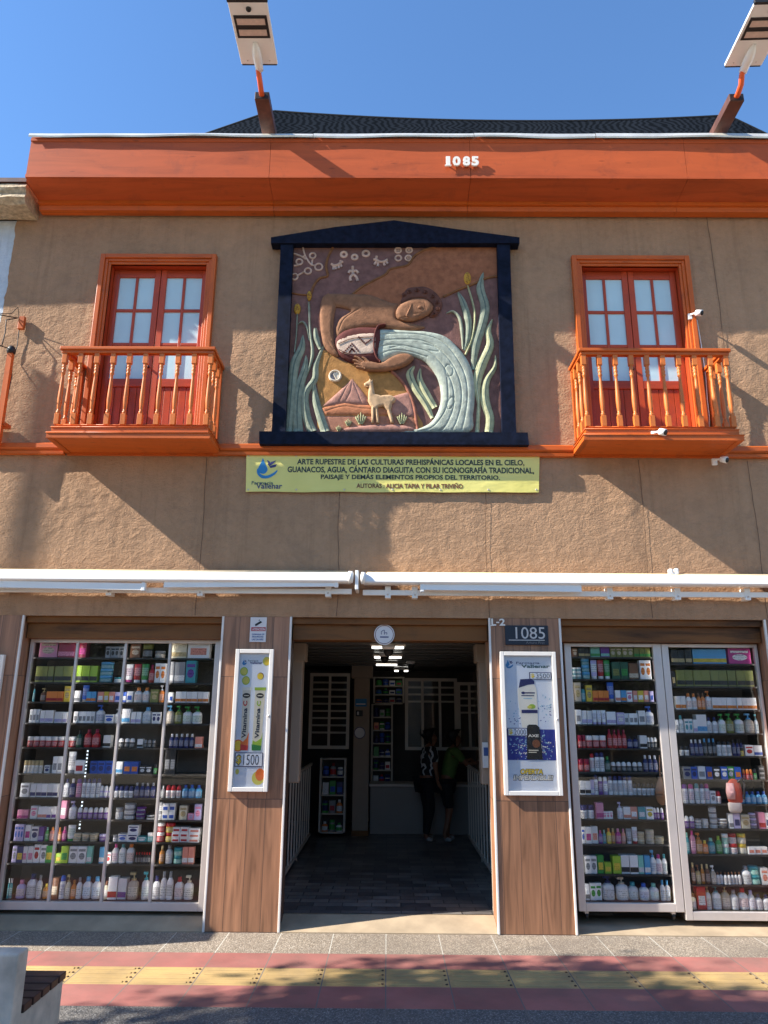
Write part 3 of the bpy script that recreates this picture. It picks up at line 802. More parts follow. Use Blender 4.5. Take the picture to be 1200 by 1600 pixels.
# ================================================================== AWNING CASSETTES
def awning(x0, x1, right):
    t = thing('retractable_awning', 'rolled white awning above the %s, folded against the wall' % ('entrance and right window' if right else 'left display window'), 'awning', ((x0+x1)/2, 0, 3.3), 'two rolled awnings')
    zc = 3.335 if not right else 3.325; Y = -.22; R = .056
    b = MB(); b.prism_x([(y_, zc+z_) for y_, z_ in ((-.205, -.058), (-.228, -.052), (-.240, -.038), (-.238, -.024), (-.195, .042), (-.182, .054), (-.160, .058), (-.13, .056), (-.13, -.058))], x0+.03, x1-.03, 'white_paint'); b.build('front_bar', t)
    for q, s in ((x0, 1), (x1, -1)):
        b = MB(); b.lathe([(R*.7, q), (R*1.12, q+s*.008), (R*1.12, q+s*.05)] if s > 0 else [(R*1.12, q-.05), (R*1.12, q-.008), (R*.7, q)], 'white_paint', 20, (0, Y, zc), 'x'); b.build('end_cap', t)
    b = MB(); b.lathe([(.05, x0+.06), (.05, x1-.06)], 'cream', 16, (0, -.11, zc+.035), 'x'); b.build('fabric_roll', t)
    b = MB(); b.box(x0+.02, x1-.02, -.10, -.055, zc-.155, zc-.10, 'white_paint', .004); b.build('torsion_bar', t)
    arms = ((-4.9, -2.50), (-2.30, -.52)) if not right else ((.36, 1.98), (4.6, 5.9))
    for k, (a, c) in enumerate(arms):
        b = MB(); dz = .03 if (k == 0) == (not right) else 0
        z0 = zc-.08; sl = (-.03, .02)[k] if not right else -.012
        v = []
        for x, z in ((a, z0), (c, z0+sl if k == 0 else z0+sl)):
            for yy, zz in ((-.21, -.035), (-.21, .035), (-.165, .035), (-.165, -.035)): v.append((x, yy, z+zz))
        b.add(v, [(0, 1, 2, 3), (7, 6, 5, 4), (0, 4, 5, 1), (1, 5, 6, 2), (2, 6, 7, 3), (3, 7, 4, 0)], 'white_paint')
        o = b.build('folding_arm', t)
        e = MB(); xe = a if right else c
        e.box(xe-.03, xe+.012, -.216, -.16, z0+sl-.045, z0+sl+.045, 'white_paint', .008); e.build('elbow', o)
    for x in ((-4.3, -2.9, -1.95, -.62) if not right else (.0, .28, 2.3, 3.0, 3.72, 4.3)):
        b = MB(); b.box(x-.03, x+.03, -.105, .0, zc-.185, zc-.06, 'white_paint', .004); b.lathe([(.01, -.112), (.01, -.105)], 'alu', 8, (x, 0, zc-.15), 'y'); b.build('wall_bracket', t)
    return t
awning(-6.2, -.355, False)
aw2 = awning(-.28, 6.4, True)
b = MB(); x, z = F(1052, 895, -.12); b.box(x-.05, x-.01, -.15, -.09, z-.02, z+.04, 'white_paint', .012); b.box(x+.01, x+.05, -.15, -.09, z-.02, z+.045, 'white_paint', .012); b.box(x-.04, x+.04, -.14, -.10, z-.03, z, 'white_paint'); b.build('clip', aw2)
b = MB(); b.box(-.335, -.30, -.26, .0, 3.20, 3.40, 'white_paint', .006); b.build('centre_bracket', aw2)

# ================================================================== SOLAR LAMPS
def solar_lamp(dx, label, cat='street lamp'):
    x = -1.44; t = thing('solar_lamp', label, cat, (x, -.4, 8.6), 'solar lamps above the cornice')
    b = MB(); b.box(x-.08, x+.08, -.97, .15, 8.60, 8.70, 'steel_brown', .004); b.box(x-.07, x+.07, -.975, -.968, 8.607, 8.693, 'black'); b.build('support_beam', t)
    b = MB(); b.tube([(x, -.90, 8.65), (x, -1.02, 8.66), (x, -1.10, 8.69), (x-.01, -1.16, 8.76), (x-.01, -1.22, 8.80), (x-.01, -1.30, 8.815)], .030, 'orange_paint', 12); b.build('pipe', t)
    b = MB(); b.tube([(x, -1.17, 8.79), (x, -1.24, 8.805), (x, -1.34, 8.815), (x, -1.40, 8.83), (x, -1.47, 8.845)], [.044, .046, .050, .042, .02], 'white_paint', 14); b.build('socket', t)
    zl = 8.85; y0, y1 = -1.94, -1.19
    b = MB(); b.box(x-.20, x+.20, y0, y1, zl, zl+.035, 'white_paint', .008); h = b.build('lamp_head', t)
    b = MB(); b.box(x-.17, x+.17, y0+.16, y0+.42, zl-.006, zl-.0005, 'black'); b.build('lens_frame', h)
    for k in range(2):
        b = MB(); ya = y0+.185+k*.125; b.box(x-.145, x+.145, ya+.008, ya+.078, zl-.011, zl-.0065, 'lens'); b.build('led_lens', h)
    b = MB(); b.lathe([(.028, -.0), (.026, -.014), (.012, -.02)], 'black', 14, (x, y0+.09, zl-.001)); b.build('motion_sensor', h)
    b = MB(); b.box(x-.205, x+.205, y0-.012, y0+.02, zl-.004, zl+.045, 'black', .004); b.box(x-.19, x+.19, y1+.001, y1+.014, zl+.001, zl+.035, 'black'); b.build('end_strip', h)
    b = MB()
    for sx, sy in ((-.05, -1.60), (.05, -1.60), (-.12, -1.24), (.12, -1.24)): b.lathe([(.008, -.004), (.008, 0)], 'alu', 8, (x+sx, sy, zl-.001))
    b.build('screw', h)
    b = MB(); b.box(x-.19, x+.19, y0+.03, y1-.03, zl+.036, zl+.045, 'navy'); b.build('solar_panel', h)
    return t
L1 = solar_lamp(0, 'white solar lamp on an orange pipe, left of the mural on the roof edge')
L2 = copy_thing(L1, (5.33, .02, .01), 'white solar lamp on an orange pipe at the right end of the roof edge')
L2.rotation_euler.z = math.radians(-2)

# shade net on the roof
def net():
    n, k = 60, 10; v = []
    A0, A1 = F(306, 214, 1.6), F(425, 173, 1.6); B1 = F(1137, 180, 1.6)
    for i in range(n+1):
        s = i/n
        x = A0[0]+(5.9-A0[0])*s
        if x < A1[0]: top = A0[1]+(A1[1]-A0[1])*max(0, (x-A0[0])/(A1[0]-A0[0]))
        elif x < B1[0]:
            q = (x-A1[0])/(B1[0]-A1[0]); top = A1[1]+(B1[1]-A1[1])*q-.16*4*q*(1-q)*.9
        else: top = B1[1]-(x-B1[0])*.62
        for j in range(k+1):
            u = j/k; wav = .03*math.sin(x*4+u*9)+.02*math.sin(x*9-u*5)
            v.append((x, .9+.7*u+wav*u*(1-u)*3, 8.44+(top-8.44)*u-.10*u*(1-u)))
    f = [[i*(k+1)+j, (i+1)*(k+1)+j, (i+1)*(k+1)+j+1, i*(k+1)+j+1] for i in range(n) for j in range(k)]
    b = MB(); b.add(v, f, 'net', True)
    t = tag(b.build('shade_net', None, (1, .9, 8.4)), 'black shade netting stretched over the roof behind the cornice', 'shade net')
    b = MB(); b.tube([v[i*(k+1)+k] for i in range(n+1)], .014, 'black', 6); b.build('hem', t)
g = NG('woven_shade_net')
wv = g.n('ShaderNodeTexWave'); wv.inputs['Scale'].default_value = 6.5; wv.inputs['Distortion'].default_value = 17; wv.inputs['Detail'].default_value = 2; wv.inputs['Detail Scale'].default_value = .35
g.l(g.coord((.5, 1, 2.6)), wv.inputs['Vector'])
g.color(g.ramp(wv.outputs[0], [(.2, (.008, .010, .013)), (.8, (.018, .022, .029))])); g.b.inputs['Specular IOR Level'].default_value = 0.0; g.rough(.8); MAT['net'] = g.m
net()

# ================================================================== SECURITY CAMERAS ON THE FACADE
def cam_bullet(px, py, Y, zoff, label):
    x, z = F(px, py, Y); t = thing('security_camera', label, 'security camera', (x, Y, z), 'small white cameras on the facade')
    d = Vector((.55, -.70, -.40)).normalized()
    b = MB(); p = Vector((x, Y, z)); b.tube([p-d*.030, p+d*.036], .036, 'white_paint', 14); b.tube([p+d*.037, p+d*.042], .028, 'black', 14); b.build('body', t)
    b = MB(); b.tube([p-d*.03, p-d*.045+Vector((-.03, .05, .01)), Vector((x-.05, Y+.10, z+.015))], .012, 'white_paint', 8); b.build('bracket', t)
    b = MB(); b.box(x-.085, x-.03, Y+.085, Y+.115, z-.03, z+.045, 'white_paint', .006); b.build('mounting_plate', t)
cam_bullet(1092, 489, -.14, 0, 'white security camera on the right window casing')
cam_bullet(1035, 675, -.56, 0, 'white security camera on the front of the right balcony')
cam_bullet(1131, 718, -.20, 0, 'white security camera under the corner of the right balcony')
b = MB()
P = []
for px, py, Y in ((1089, 500, -.03), (1094, 530, -.02), (1097, 548, -.02), (1103, 590, -.02), (1105, 625, -.03), (1108, 650, -.02), (1108, 680, -.02)):
    x, z = F(px, py, Y); P.append((x, Y, z))
b.tube(P, .006, 'white_paint', 6); tag(b.build('cable', None, P[0]), 'thin white cable running down beside the right window', 'cable')

# ================================================================== MURAL
def mu(x, y, Y=-.05): return F(400+x/2.6667, 330+y/2.6667, Y)
def mp(pts, Y=-.05): return [mu(x, y, Y) for x, y in pts]
MUR = thing('relief_mural', 'painted clay relief of a figure pouring water, in a navy gabled frame', 'mural', (0.05, 0, 5.02))
for k, c in dict(m_plum=(.185, .095, .088), m_rust=(.30, .118, .062), m_ochre=(.40, .205, .07), m_skin=(.25, .125, .072), m_maroon=(.105, .030, .028), m_cream=(.60, .47, .40),
                 m_water=(.37, .43, .40), m_reed=(.25, .29, .24), m_pale=(.42, .44, .29), m_head=(.50, .28, .045), m_mauve=(.38, .20, .17), m_hill=(.42, .17, .09), m_pinkground=(.36, .17, .12),
                 m_cord=(.21, .095, .042), m_guanaco=(.52, .36, .23), m_petro=(.56, .40, .34), m_white=(.68, .62, .54), m_hair=(.14, .06, .045), m_rim=(.30, .12, .085), m_cactus=(.36, .38, .24), m_vein=(.10, .15, .14), m_grey=(.30, .27, .30)).items():
    MAT[k] = M('clay_'+k[2:], c, .8, .24, 14, .75, 55, .006, spec=.25)
def relief(name, poly, h, rad, m, y=-.042, grooves=(), gd=.004, gw=.006, step=.022, smooth_outline=True, parent=None):
    P = catmull(poly, True, 4) if smooth_outline else list(poly)
    pts = np.array(P); n = len(pts)
    # drop near-duplicates
    keep = [0]
    for i in range(1, n):
        if np.hypot(*(pts[i]-pts[keep[-1]])) > .003: keep.append(i)
    pts = pts[keep]; n = len(pts)
    A = pts; B = np.roll(pts, -1, 0)
    def inside(q):
        c = np.zeros(len(q), bool)
        for a, b_ in zip(A, B):
            cond = ((a[1] > q[:, 1]) != (b_[1] > q[:, 1]))
            xx = (b_[0]-a[0])*(q[:, 1]-a[1])/((b_[1]-a[1]) or 1e-9)+a[0]
            c ^= cond & (q[:, 0] < xx)
        return c
    def sd(q, A, B):
        d = np.full(len(q), 1e9)
        for a, b_ in zip(A, B):
            ab = b_-a; L = ab@ab or 1e-12; t = np.clip(((q-a)@ab)/L, 0, 1); d = np.minimum(d, np.hypot(*(q-(a+t[:, None]*ab)).T))
        return d
    mn, mx_ = pts.min(0), pts.max(0)
    gx, gz = np.meshgrid(np.arange(mn[0]+step/2, mx_[0], step), np.arange(mn[1]+step/2, mx_[1], step))
    q = np.stack([gx.ravel(), gz.ravel()], 1); q = q+(rng.random(q.shape)-.5)*step*.4
    gs = [np.array(catmull(g_, False, 5)) for g_ in grooves]
    ex = []
    def dense(g_):
        o = [g_[0]]
        for a, b_ in zip(g_[:-1], g_[1:]):
            L = np.hypot(*(b_-a)); k = max(1, int(L/.011)); o += [a+(b_-a)*(i+1)/k for i in range(k)]
        return np.array(o)
    gs = [dense(g_) for g_ in gs]
    for g_ in gs:
        for off in (-2.2*gw, -gw, 0, gw, 2.2*gw):
            t = np.gradient(g_, axis=0); nn = np.stack([-t[:, 1], t[:, 0]], 1); nn /= np.maximum(np.hypot(*nn.T), 1e-9)[:, None]; ex.append(g_+nn*off)
    if gs:
        dd = np.min([sd(q, g_[:-1], g_[1:]) for g_ in gs], axis=0); q = q[dd > gw*2.8]
    if ex: q = np.concatenate([q]+ex)
    q = q[inside(q)]
    if len(q): q = q[sd(q, A, B) > step*.22]
    allp = np.concatenate([pts, q]) if len(q) else pts
    r = delaunay_2d_cdt([Vector(p) for p in allp.tolist()], [], [list(range(n))], 1, 1e-5)
    V = np.array([p[:] for p in r[0]]); fs = [list(f) for f in r[2]]
    d = sd(V, A, B); t = np.clip(d/rad, 0, 1); H = h*(.35+.65*np.sqrt(np.clip(1-(1-t)**2, 0, 1)))
    H = H+(fbm(V[:, 0]*30+9, V[:, 1]*30+90, 5, 2)-.4)*.10*h*t
    for g_ in gs:
        dg = sd(V, g_[:-1], g_[1:]); H = H-gd*np.exp(-(dg/gw)**2)
    n0 = len(V); v = [(a, y-hh, c) for (a, c), hh in zip(V.tolist(), H.tolist())]
    ed = {}
    for i, f in enumerate(fs):
        a, b_, c_ = f[0], f[1], f[2]
        if (V[b_][0]-V[a][0])*(V[c_][1]-V[a][1])-(V[c_][0]-V[a][0])*(V[b_][1]-V[a][1]) < 0: f.reverse()
        for k in range(len(f)): ed[(f[k], f[(k+1) % len(f)])] = 1
    v += [(a, y+.002, c) for a, c in V.tolist()]
    side = [[b_, a, a+n0, b_+n0] for (a, b_) in ed if (b_, a) not in ed]
    mb = MB(); mb.add(v, fs, m, True); mb.add(v, side, m)
    # reuse verts once
    return mb.build(name, parent or MUR)

# frame and panel
b = MB(); Yf, Yp = -.115, -.04
fp = lambda pts: [mu(x, y, Yf) for x, y in pts]
b.prism(fp([(63, 137), (63, 113), (330, 70), (575, 42), (830, 78), (1097, 113), (1097, 137)]), Yf-.02, -.005, 'navy')
for q in ([(103, 138), (155, 138), (122, 923), (65, 923)], [(1005, 138), (1058, 138), (1085, 926), (1027, 926)]): b.prism(fp(q), Yf, -.005, 'navy')
b.prism(fp([(15, 921), (1130, 926), (1136, 977), (15, 973)]), Yf-.03, -.005, 'navy')
b.build('frame', MUR)
b = MB(); b.prism(mp([(115, 120), (1040, 120), (1062, 950), (85, 950)], Yp), Yp, -.004, 'm_plum'); b.build('panel', MUR)
relief('rust_sky', mp([(400, 350), (440, 315), (480, 290), (520, 275), (560, 238), (600, 228), (640, 218), (665, 190), (705, 160), (760, 145), (1003, 145), (1004, 270), (960, 280), (900, 305), (840, 330), (780, 356), (700, 400), (600, 440), (480, 430)]), .006, .004, 'm_rust', step=.06, smooth_outline=False)
def cord(pts, w_=.022, m='m_cord', h=.014, name='cord'):
    b = MB(); b.stroke(mp(pts), w_*1.4, h, m, -.044); return b.build(name, MUR)
cord([(400, 347), (440, 315), (490, 288), (540, 262), (560, 240), (620, 228), (640, 216), (660, 185), (700, 162), (750, 148)])
cord([(320, 150), (300, 190), (292, 230), (298, 268), (265, 278), (240, 310), (228, 345)])
cord([(1004, 270), (960, 278), (910, 300), (840, 328), (780, 356)]); cord([(150, 340), (180, 346), (212, 348)], .015)
# ochre scene
relief('ochre_field', mp([(275, 575), (350, 618), (420, 640), (560, 670), (600, 700), (640, 760), (665, 830), (672, 922), (285, 922), (268, 800), (252, 700), (258, 630)]), .006, .004, 'm_ochre', step=.06)
relief('ground_band', mp([(282, 848), (660, 852), (668, 922), (290, 922)]), .010, .006, 'm_pinkground', step=.05, smooth_outline=False)
relief('far_hill', mp([(560, 775), (600, 762), (640, 752), (655, 800), (662, 856), (560, 852)]), .018, .03, 'm_mauve', smooth_outline=False)
relief('mountain', mp([(276, 812), (330, 765), (370, 728), (400, 698), (430, 735), (462, 775), (468, 808), (420, 806), (360, 800), (310, 812)]), .024, .05, 'm_mauve', smooth_outline=False, grooves=[mp([(400, 702), (395, 750), (375, 790)]), mp([(405, 712), (425, 760), (440, 800)]), mp([(380, 730), (350, 790)])], gd=.006)
relief('foothill', mp([(272, 820), (330, 806), (370, 798), (420, 806), (480, 808), (560, 830), (580, 850), (285, 850)]), .022, .03, 'm_hill', smooth_outline=False, grooves=[mp([(290, 835), (360, 815), (430, 822), (500, 828)])])
cord([(565, 668), (600, 700), (635, 750), (660, 820), (672, 910)], .028, 'm_rim', .024, 'arch_rim')
b = MB(); cx, cz = mu(330, 688); b.disc(cx, cz, .062, .062, -.062, -.04, 'm_grey', 22); b.ring(cx, cz, .062, .026, .03, 'm_white', -.05); b.stroke([(cx-.005, cz+.05), (cx-.012, cz+.01), (cx+.02, cz-.05)], [.004, .02, .004], .012, 'm_white', -.062)
b.disc(cx+.025, cz, .035, .05, -.066, -.061, 'm_white', 18); b.build('moon', MUR)
# figure
relief('torso', mp([(300, 346), (400, 347), (480, 352), (560, 382), (590, 390), (583, 440), (600, 458), (650, 470), (705, 484), (640, 499), (560, 490), (500, 482), (430, 487), (370, 507), (340, 530), (332, 490), (350, 450), (393, 417), (345, 400), (310, 400), (290, 370)]), .034, .07, 'm_skin', grooves=[mp([(330, 395), (360, 400), (392, 416)]), mp([(345, 500), (370, 450), (430, 410)])], gd=.007)
relief('upper_arm', mp([(302, 344), (276, 364), (266, 420), (268, 480), (276, 540), (292, 578), (322, 602), (345, 605), (334, 572), (326, 545), (322, 480), (327, 430), (332, 400), (325, 360)]), .040, .04, 'm_skin', grooves=[mp([(300, 548), (322, 580), (338, 600)]), mp([(312, 540), (330, 570)])])
relief('head', mp([(583, 425), (600, 395), (650, 372), (700, 370), (728, 388), (738, 405), (725, 430), (690, 450), (650, 463), (610, 460), (588, 450)]), .050, .06, 'm_skin', y=-.06, grooves=[mp([(660, 438), (690, 432), (705, 412), (700, 392)]), mp([(612, 452), (630, 450)])], gd=.006)
b = MB(); b.stroke(mp([(650, 385), (643, 410), (632, 436), (628, 447), (642, 452)]), [.008, .018, .028, .026, .012], .024, 'm_skin', -.098); b.build('nose', MUR)
b = MB(); cx, cz = mu(682, 412); b.loft([(-.014, .010, .008), (-.008, .026, .022), (.006, .032, .028)], 'm_skin', 16); b.v = [(cx+p[0], -.106+p[2], cz+p[1]) for p in b.v]; b.build('eyelid', MUR)
b = MB(); b.stroke(mp([(660, 428), (678, 434), (698, 426), (706, 408), (698, 394), (680, 390), (664, 396)]), .010, .010, 'm_skin', -.101); b.build('eye_socket', MUR)
b = MB(); b.stroke(mp([(597, 452), (610, 458), (624, 462)]), [.008, .018, .010], .016, 'm_skin', -.080); b.build('mouth', MUR)
relief('hair', mp([(603, 385), (612, 350), (632, 322), (665, 318), (705, 316), (742, 335), (765, 360), (776, 385), (768, 415), (748, 440), (722, 438), (738, 405), (728, 385), (700, 366), (650, 368), (620, 382)]), .026, .02, 'm_hair', y=-.045)
for x, y in ((618, 352), (640, 340), (672, 334), (706, 342), (735, 360), (755, 385), (758, 412), (742, 432)):
    cx, cz = mu(x, y); b = MB(); P = [(cx+(.004+.021*k/14)*math.cos(k*.75), cz+(.004+.021*k/14)*math.sin(k*.75)) for k in range(15)]
    b.stroke(P, .015, .022, 'm_hair', -.066); b.build('curl', MUR)
# jar
relief('jar', mp([(330, 538), (362, 505), (420, 488), (492, 488), (520, 500), (525, 545), (505, 600), (515, 632), (470, 637), (400, 633), (350, 606), (336, 578)]), .058, .09, 'm_maroon')
relief('jar_band', mp([(338, 556), (356, 540), (400, 524), (470, 516), (496, 520), (497, 560), (488, 598), (430, 606), (372, 602), (342, 582)]), .010, .01, 'm_cream', y=-.094, step=.03)
b = MB(); y0 = -.109
def zig(pts):
    for i in range(len(pts)-1):
        (xa, ya), (xb, yb) = pts[i], pts[i+1]; n = 5
        for k in range(n):
            cx, cz = mu(xa+(xb-xa)*k/n, ya+(yb-ya)*k/n, y0); b.box(cx-.0085, cx+.0085, y0, y0+.012, cz-.0085, cz+.0085, 'm_maroon')
zig([(366, 586), (400, 552), (432, 588)]); zig([(428, 524), (455, 552), (484, 530)]); zig([(390, 586), (400, 572), (412, 586)])
for q in ([(342, 553), (400, 530), (488, 522)], [(345, 576), (400, 596), (486, 592)]): b.stroke(mp(q, y0), .008, .005, 'm_maroon', y0+.002)
b.build('jar_pattern', MUR)
cord([(540, 480), (508, 488), (494, 530), (492, 580), (502, 615), (518, 632)], .025, 'm_maroon', .070, 'jar_rim')
# water
wp = [(510, 500), (560, 496), (640, 500), (720, 505), (790, 525), (840, 570), (880, 622), (903, 680), (911, 760), (904, 850), (886, 922), (700, 923), (560, 922), (620, 917), (690, 903), (740, 868), (768, 800), (766, 730), (742, 672), (702, 627), (655, 606), (600, 600), (560, 616), (520, 630), (506, 590), (502, 545)]
gr = [[(520, 520), (600, 515), (700, 522), (775, 550), (830, 610), (870, 690), (880, 780), (868, 870), (855, 918)],
      [(515, 545), (600, 540), (690, 545), (760, 580), (815, 640), (850, 720), (855, 800), (835, 880), (815, 918)],
      [(515, 570), (580, 562), (660, 575), (730, 600), (785, 660), (820, 740), (822, 820), (795, 890), (770, 918)],
      [(520, 600), (570, 585), (640, 590), (710, 612)], [(795, 700), (800, 780), (785, 840), (740, 900), (690, 918)],
      [(785, 660), (800, 645), (820, 665), (815, 690), (795, 690), (785, 660)], [(795, 800), (815, 780), (825, 800), (805, 830), (792, 812)],
      [(700, 560), (740, 570), (760, 590), (720, 585)], [(560, 575), (600, 568), (630, 580)]]
relief('water_stream', mp(wp), .048, .07, 'm_water', grooves=[mp(q) for q in gr], gd=.008, gw=.0055)
# lower arm and hand
relief('forearm', mp([(430, 640), (470, 632), (520, 640), (570, 612), (620, 600), (657, 616), (640, 640), (600, 660), (540, 672), (470, 673), (435, 662)]), .050, .03, 'm_skin', y=-.075)
b = MB()
for q in ([(450, 640), (425, 620), (408, 616)], [(446, 650), (420, 634), (403, 630)], [(448, 658), (424, 648), (408, 645)], [(455, 665), (430, 660), (418, 656)], [(470, 640), (455, 625), (440, 618)]):
    b.stroke(mp(q), [.042, .038, .026], .034, 'm_skin', -.09)
b.build('finger', MUR)
# reeds
def reed(pts, w_, m='m_reed', h=.022, y=-.043, vein=True):
    b = MB(); k = 1.95 if max(w_) > .031 else 1.35
    b.stroke(mp(pts), [q*k for q in w_], h*1.25, m, y, seg=8)
    if vein and k > 1.5: b.stroke(mp(pts), [.001]+[.012]*3+[.004], .006, 'm_vein', y-h*1.2, seg=4)
    return b.build('reed', MUR)
W1 = [.018, .04, .05, .045, .035]
for pts, ws, m in (([(160, 590), (168, 520), (172, 430)], [.012, .012], 'm_reed'), ([(195, 515), (190, 570), (160, 640), (148, 760), (135, 920)], [.006, .045, .06, .05, .045], 'm_reed'),
                   ([(208, 600), (205, 650), (180, 740), (172, 830), (175, 920)], [.006, .04, .055, .055, .06], 'm_reed'), ([(220, 380), (225, 500), (235, 600), (205, 700)], [.018, .022, .03, .01], 'm_reed'),
                   ([(175, 470), (195, 462), (212, 485), (222, 540)], [.006, .02, .018, .01], 'm_reed'), ([(247, 487), (252, 530), (268, 575)], [.02, .04, .02], 'm_reed'),
                   ([(282, 560), (250, 640), (245, 700), (205, 760), (210, 850), (235, 920)], [.01, .035, .04, .045, .05, .055], 'm_reed'), ([(238, 700), (250, 790), (270, 860), (290, 920)], [.01, .045, .05, .055], 'm_reed'),
                   ([(792, 425), (820, 418), (848, 445), (858, 500), (862, 575)], [.006, .022, .03, .03, .012], 'm_reed'), ([(842, 338), (865, 385), (885, 460), (882, 530), (868, 580)], [.012, .04, .045, .035, .012], 'm_reed'),
                   ([(882, 312), (900, 370), (912, 440), (900, 530), (872, 600)], [.014, .018, .02, .022, .02], 'm_cactus'), ([(948, 252), (935, 320), (955, 400), (940, 480), (915, 560), (905, 660)], [.006, .05, .055, .055, .055, .02], 'm_reed'),
                   ([(985, 450), (968, 500), (975, 560), (940, 640), (920, 720), (928, 800), (922, 922)], [.006, .035, .05, .06, .05, .02, .024], 'm_pale'), ([(998, 600), (995, 650), (960, 710), (955, 790), (975, 860), (970, 922)], [.006, .025, .04, .055, .05, .05], 'm_pale'),
                   ([(660, 645), (640, 680), (665, 740), (705, 800), (735, 862)], [.01, .045, .045, .04, .02], 'm_pale'), ([(685, 655), (682, 700), (710, 760), (745, 820)], [.008, .035, .045, .04], 'm_pale')):
    reed(pts, ws, m)
for x, y, rx, rz, y2 in ((172, 407, .040, .072, 430), (222, 352, .028, .066, 380), (881, 280, .045, .085, 312)):
    cx, cz = mu(x, y); b = MB()
    b.loft([(-.02, .02*0+rx*.35, rz*.35), (-.015, rx*.75, rz*.75), (-.006, rx*.95, rz*.95), (.006, rx, rz)], 'm_head', 18)
    b.v = [(cx+p[0], -.045+p[2], cz+p[1]) for p in b.v]
    for k in range(12):
        a = random.uniform(0, 6.28); r_ = random.uniform(.1, .7); b.disc(cx+rx*r_*math.cos(a), cz+rz*r_*math.sin(a), .005, .005, -.067, -.045, 'm_cord', 6)
    b.build('cattail', MUR)
# guanaco, ledge, cacti
relief('guanaco', mp([(450, 722), (468, 712), (474, 700), (480, 710), (486, 704), (490, 735), (496, 766), (520, 772), (560, 769), (582, 782), (580, 798), (568, 805), (562, 830), (574, 886), (562, 886), (545, 835), (530, 815), (508, 822), (514, 886), (502, 886), (496, 830), (490, 886), (481, 886), (481, 820), (466, 795), (468, 760), (470, 736), (453, 733)]), .045, .022, 'm_guanaco', y=-.055, step=.012, smooth_outline=False)
relief('rock_ledge', mp([(372, 905), (450, 893), (560, 889), (620, 893), (662, 908), (640, 920), (380, 922)]), .036, .03, 'm_mauve')
def cactus(x, y, s):
    b = MB()
    for dx, h_ in ((-24, 30), (-13, 42), (0, 52), (13, 42), (24, 30)):
        b.stroke(mp([(x+dx*.25*s, y+22*s), (x+dx*.8*s, y-5*s), (x+dx*s*.75, y+(22-h_)*s)]), [.012*s, .024*s, .004], .028, 'm_cactus', -.06)
    b.build('cactus', MUR)
cactus(437, 868, 1.0); cactus(608, 868, .95); cactus(385, 884, .62); cactus(345, 908, .5)
# petroglyphs
def ring_px(b, x, y, r, w_=.014):
    cx, cz = mu(x, y); b.ring(cx, cz, r*1.1, w_*1.6, .012, 'm_petro', -.043, 14)
b = MB()
for x, y, r in ((236, 184, .032), (261, 231, .04), (216, 248, .035), (160, 272, .035), (180, 210, .034)): ring_px(b, x, y, r)
for q in ([(195, 148), (205, 185), (228, 220), (245, 225)], [(155, 175), (185, 185), (208, 200)], [(236, 197), (232, 222)], [(200, 252), (170, 268)], [(158, 226), (178, 224)], [(205, 185), (190, 190)]): b.stroke(mp(q), .022, .012, 'm_petro', -.043)
b.build('petroglyph', MUR)
for x, y, r in ((366, 179, .042), (411, 190, .038), (458, 175, .045)):
    b = MB(); ring_px(b, x, y, r*.74, .019); b.build('petroglyph', MUR)
for x, y, k in ((592, 162, 0), (638, 161, 1), (593, 194, 2), (635, 194, 3)):
    b = MB(); ring_px(b, x, y, .032, .014); cx, cz = mu(x, y)
    if k == 0: b.stroke([(cx-.03, cz), (cx+.03, cz)], .01, .01, 'm_petro', -.043); b.stroke([(cx, cz-.03), (cx, cz+.03)], .01, .01, 'm_petro', -.043)
    if k in (1, 3): b.ring(cx, cz, .012, .011, .011, 'm_petro', -.043, 8)
    b.build('petroglyph', MUR)
def glyph(segs, w_=.018):
    b = MB()
    for q in segs: b.stroke(mp(q), w_*1.6, .013, 'm_petro', -.043)
    b.build('petroglyph', MUR)
glyph([[(320, 225), (340, 222), (352, 212)], [(352, 214), (362, 208)], [(322, 224), (313, 218)], [(324, 225), (322, 244)], [(331, 225), (333, 242)], [(343, 222), (346, 238)], [(350, 216), (358, 232)], [(353, 212), (352, 204)]])
glyph([[(500, 200), (520, 210), (540, 206)], [(500, 200), (489, 200)], [(500, 198), (503, 186)], [(503, 205), (492, 222)], [(508, 208), (508, 230)], [(530, 210), (538, 226)], [(540, 206), (550, 218)], [(540, 205), (548, 200)]])
glyph([[(403, 235), (404, 262)], [(386, 258), (390, 248), (404, 250), (418, 247), (427, 258)], [(404, 262), (392, 275), (396, 290)], [(404, 262), (418, 273), (424, 290)], [(403, 234), (403, 228)]], .02)

# ================================================================== BANNER
BAN = thing('mural_banner', 'yellow green banner with dark capitals describing the mural above it', 'banner', (0, 0, 4.3))
g = NG('printed_vinyl'); g.color(g.ramp(g.noise(sc=1.6, det=2), [(.3, (.74, .65, .16)), (.7, (.86, .75, .22))])); g.rough(.4); g.bump(g.noise(scale=(3, 1, 6), sc=2.0, det=2), .35, .02); MAT['vinyl'] = g.m
YB = -.03
c0, c1, c2, c3 = F(385, 709.5, YB), F(843, 711, YB), F(842, 769, YB), F(384, 768.5, YB)
b = MB(); nx, nz = 48, 8; v = []
for j in range(nz+1):
    for i in range(nx+1):
        u, t_ = i/nx, j/nz
        x = (c3[0]*(1-u)+c2[0]*u)*(1-t_)+(c0[0]*(1-u)+c1[0]*u)*t_; z = (c3[1]*(1-u)+c2[1]*u)*(1-t_)+(c0[1]*(1-u)+c1[1]*u)*t_
        v.append((x, YB-.004*math.sin(u*38)*math.sin(t_*3.1)*0-.0, z+.004*math.sin(u*25)*(1 if j in (0,) else 0)))
N0 = len(v); f = [[j*(nx+1)+i, j*(nx+1)+i+1, (j+1)*(nx+1)+i+1, (j+1)*(nx+1)+i] for j in range(nz) for i in range(nx)]
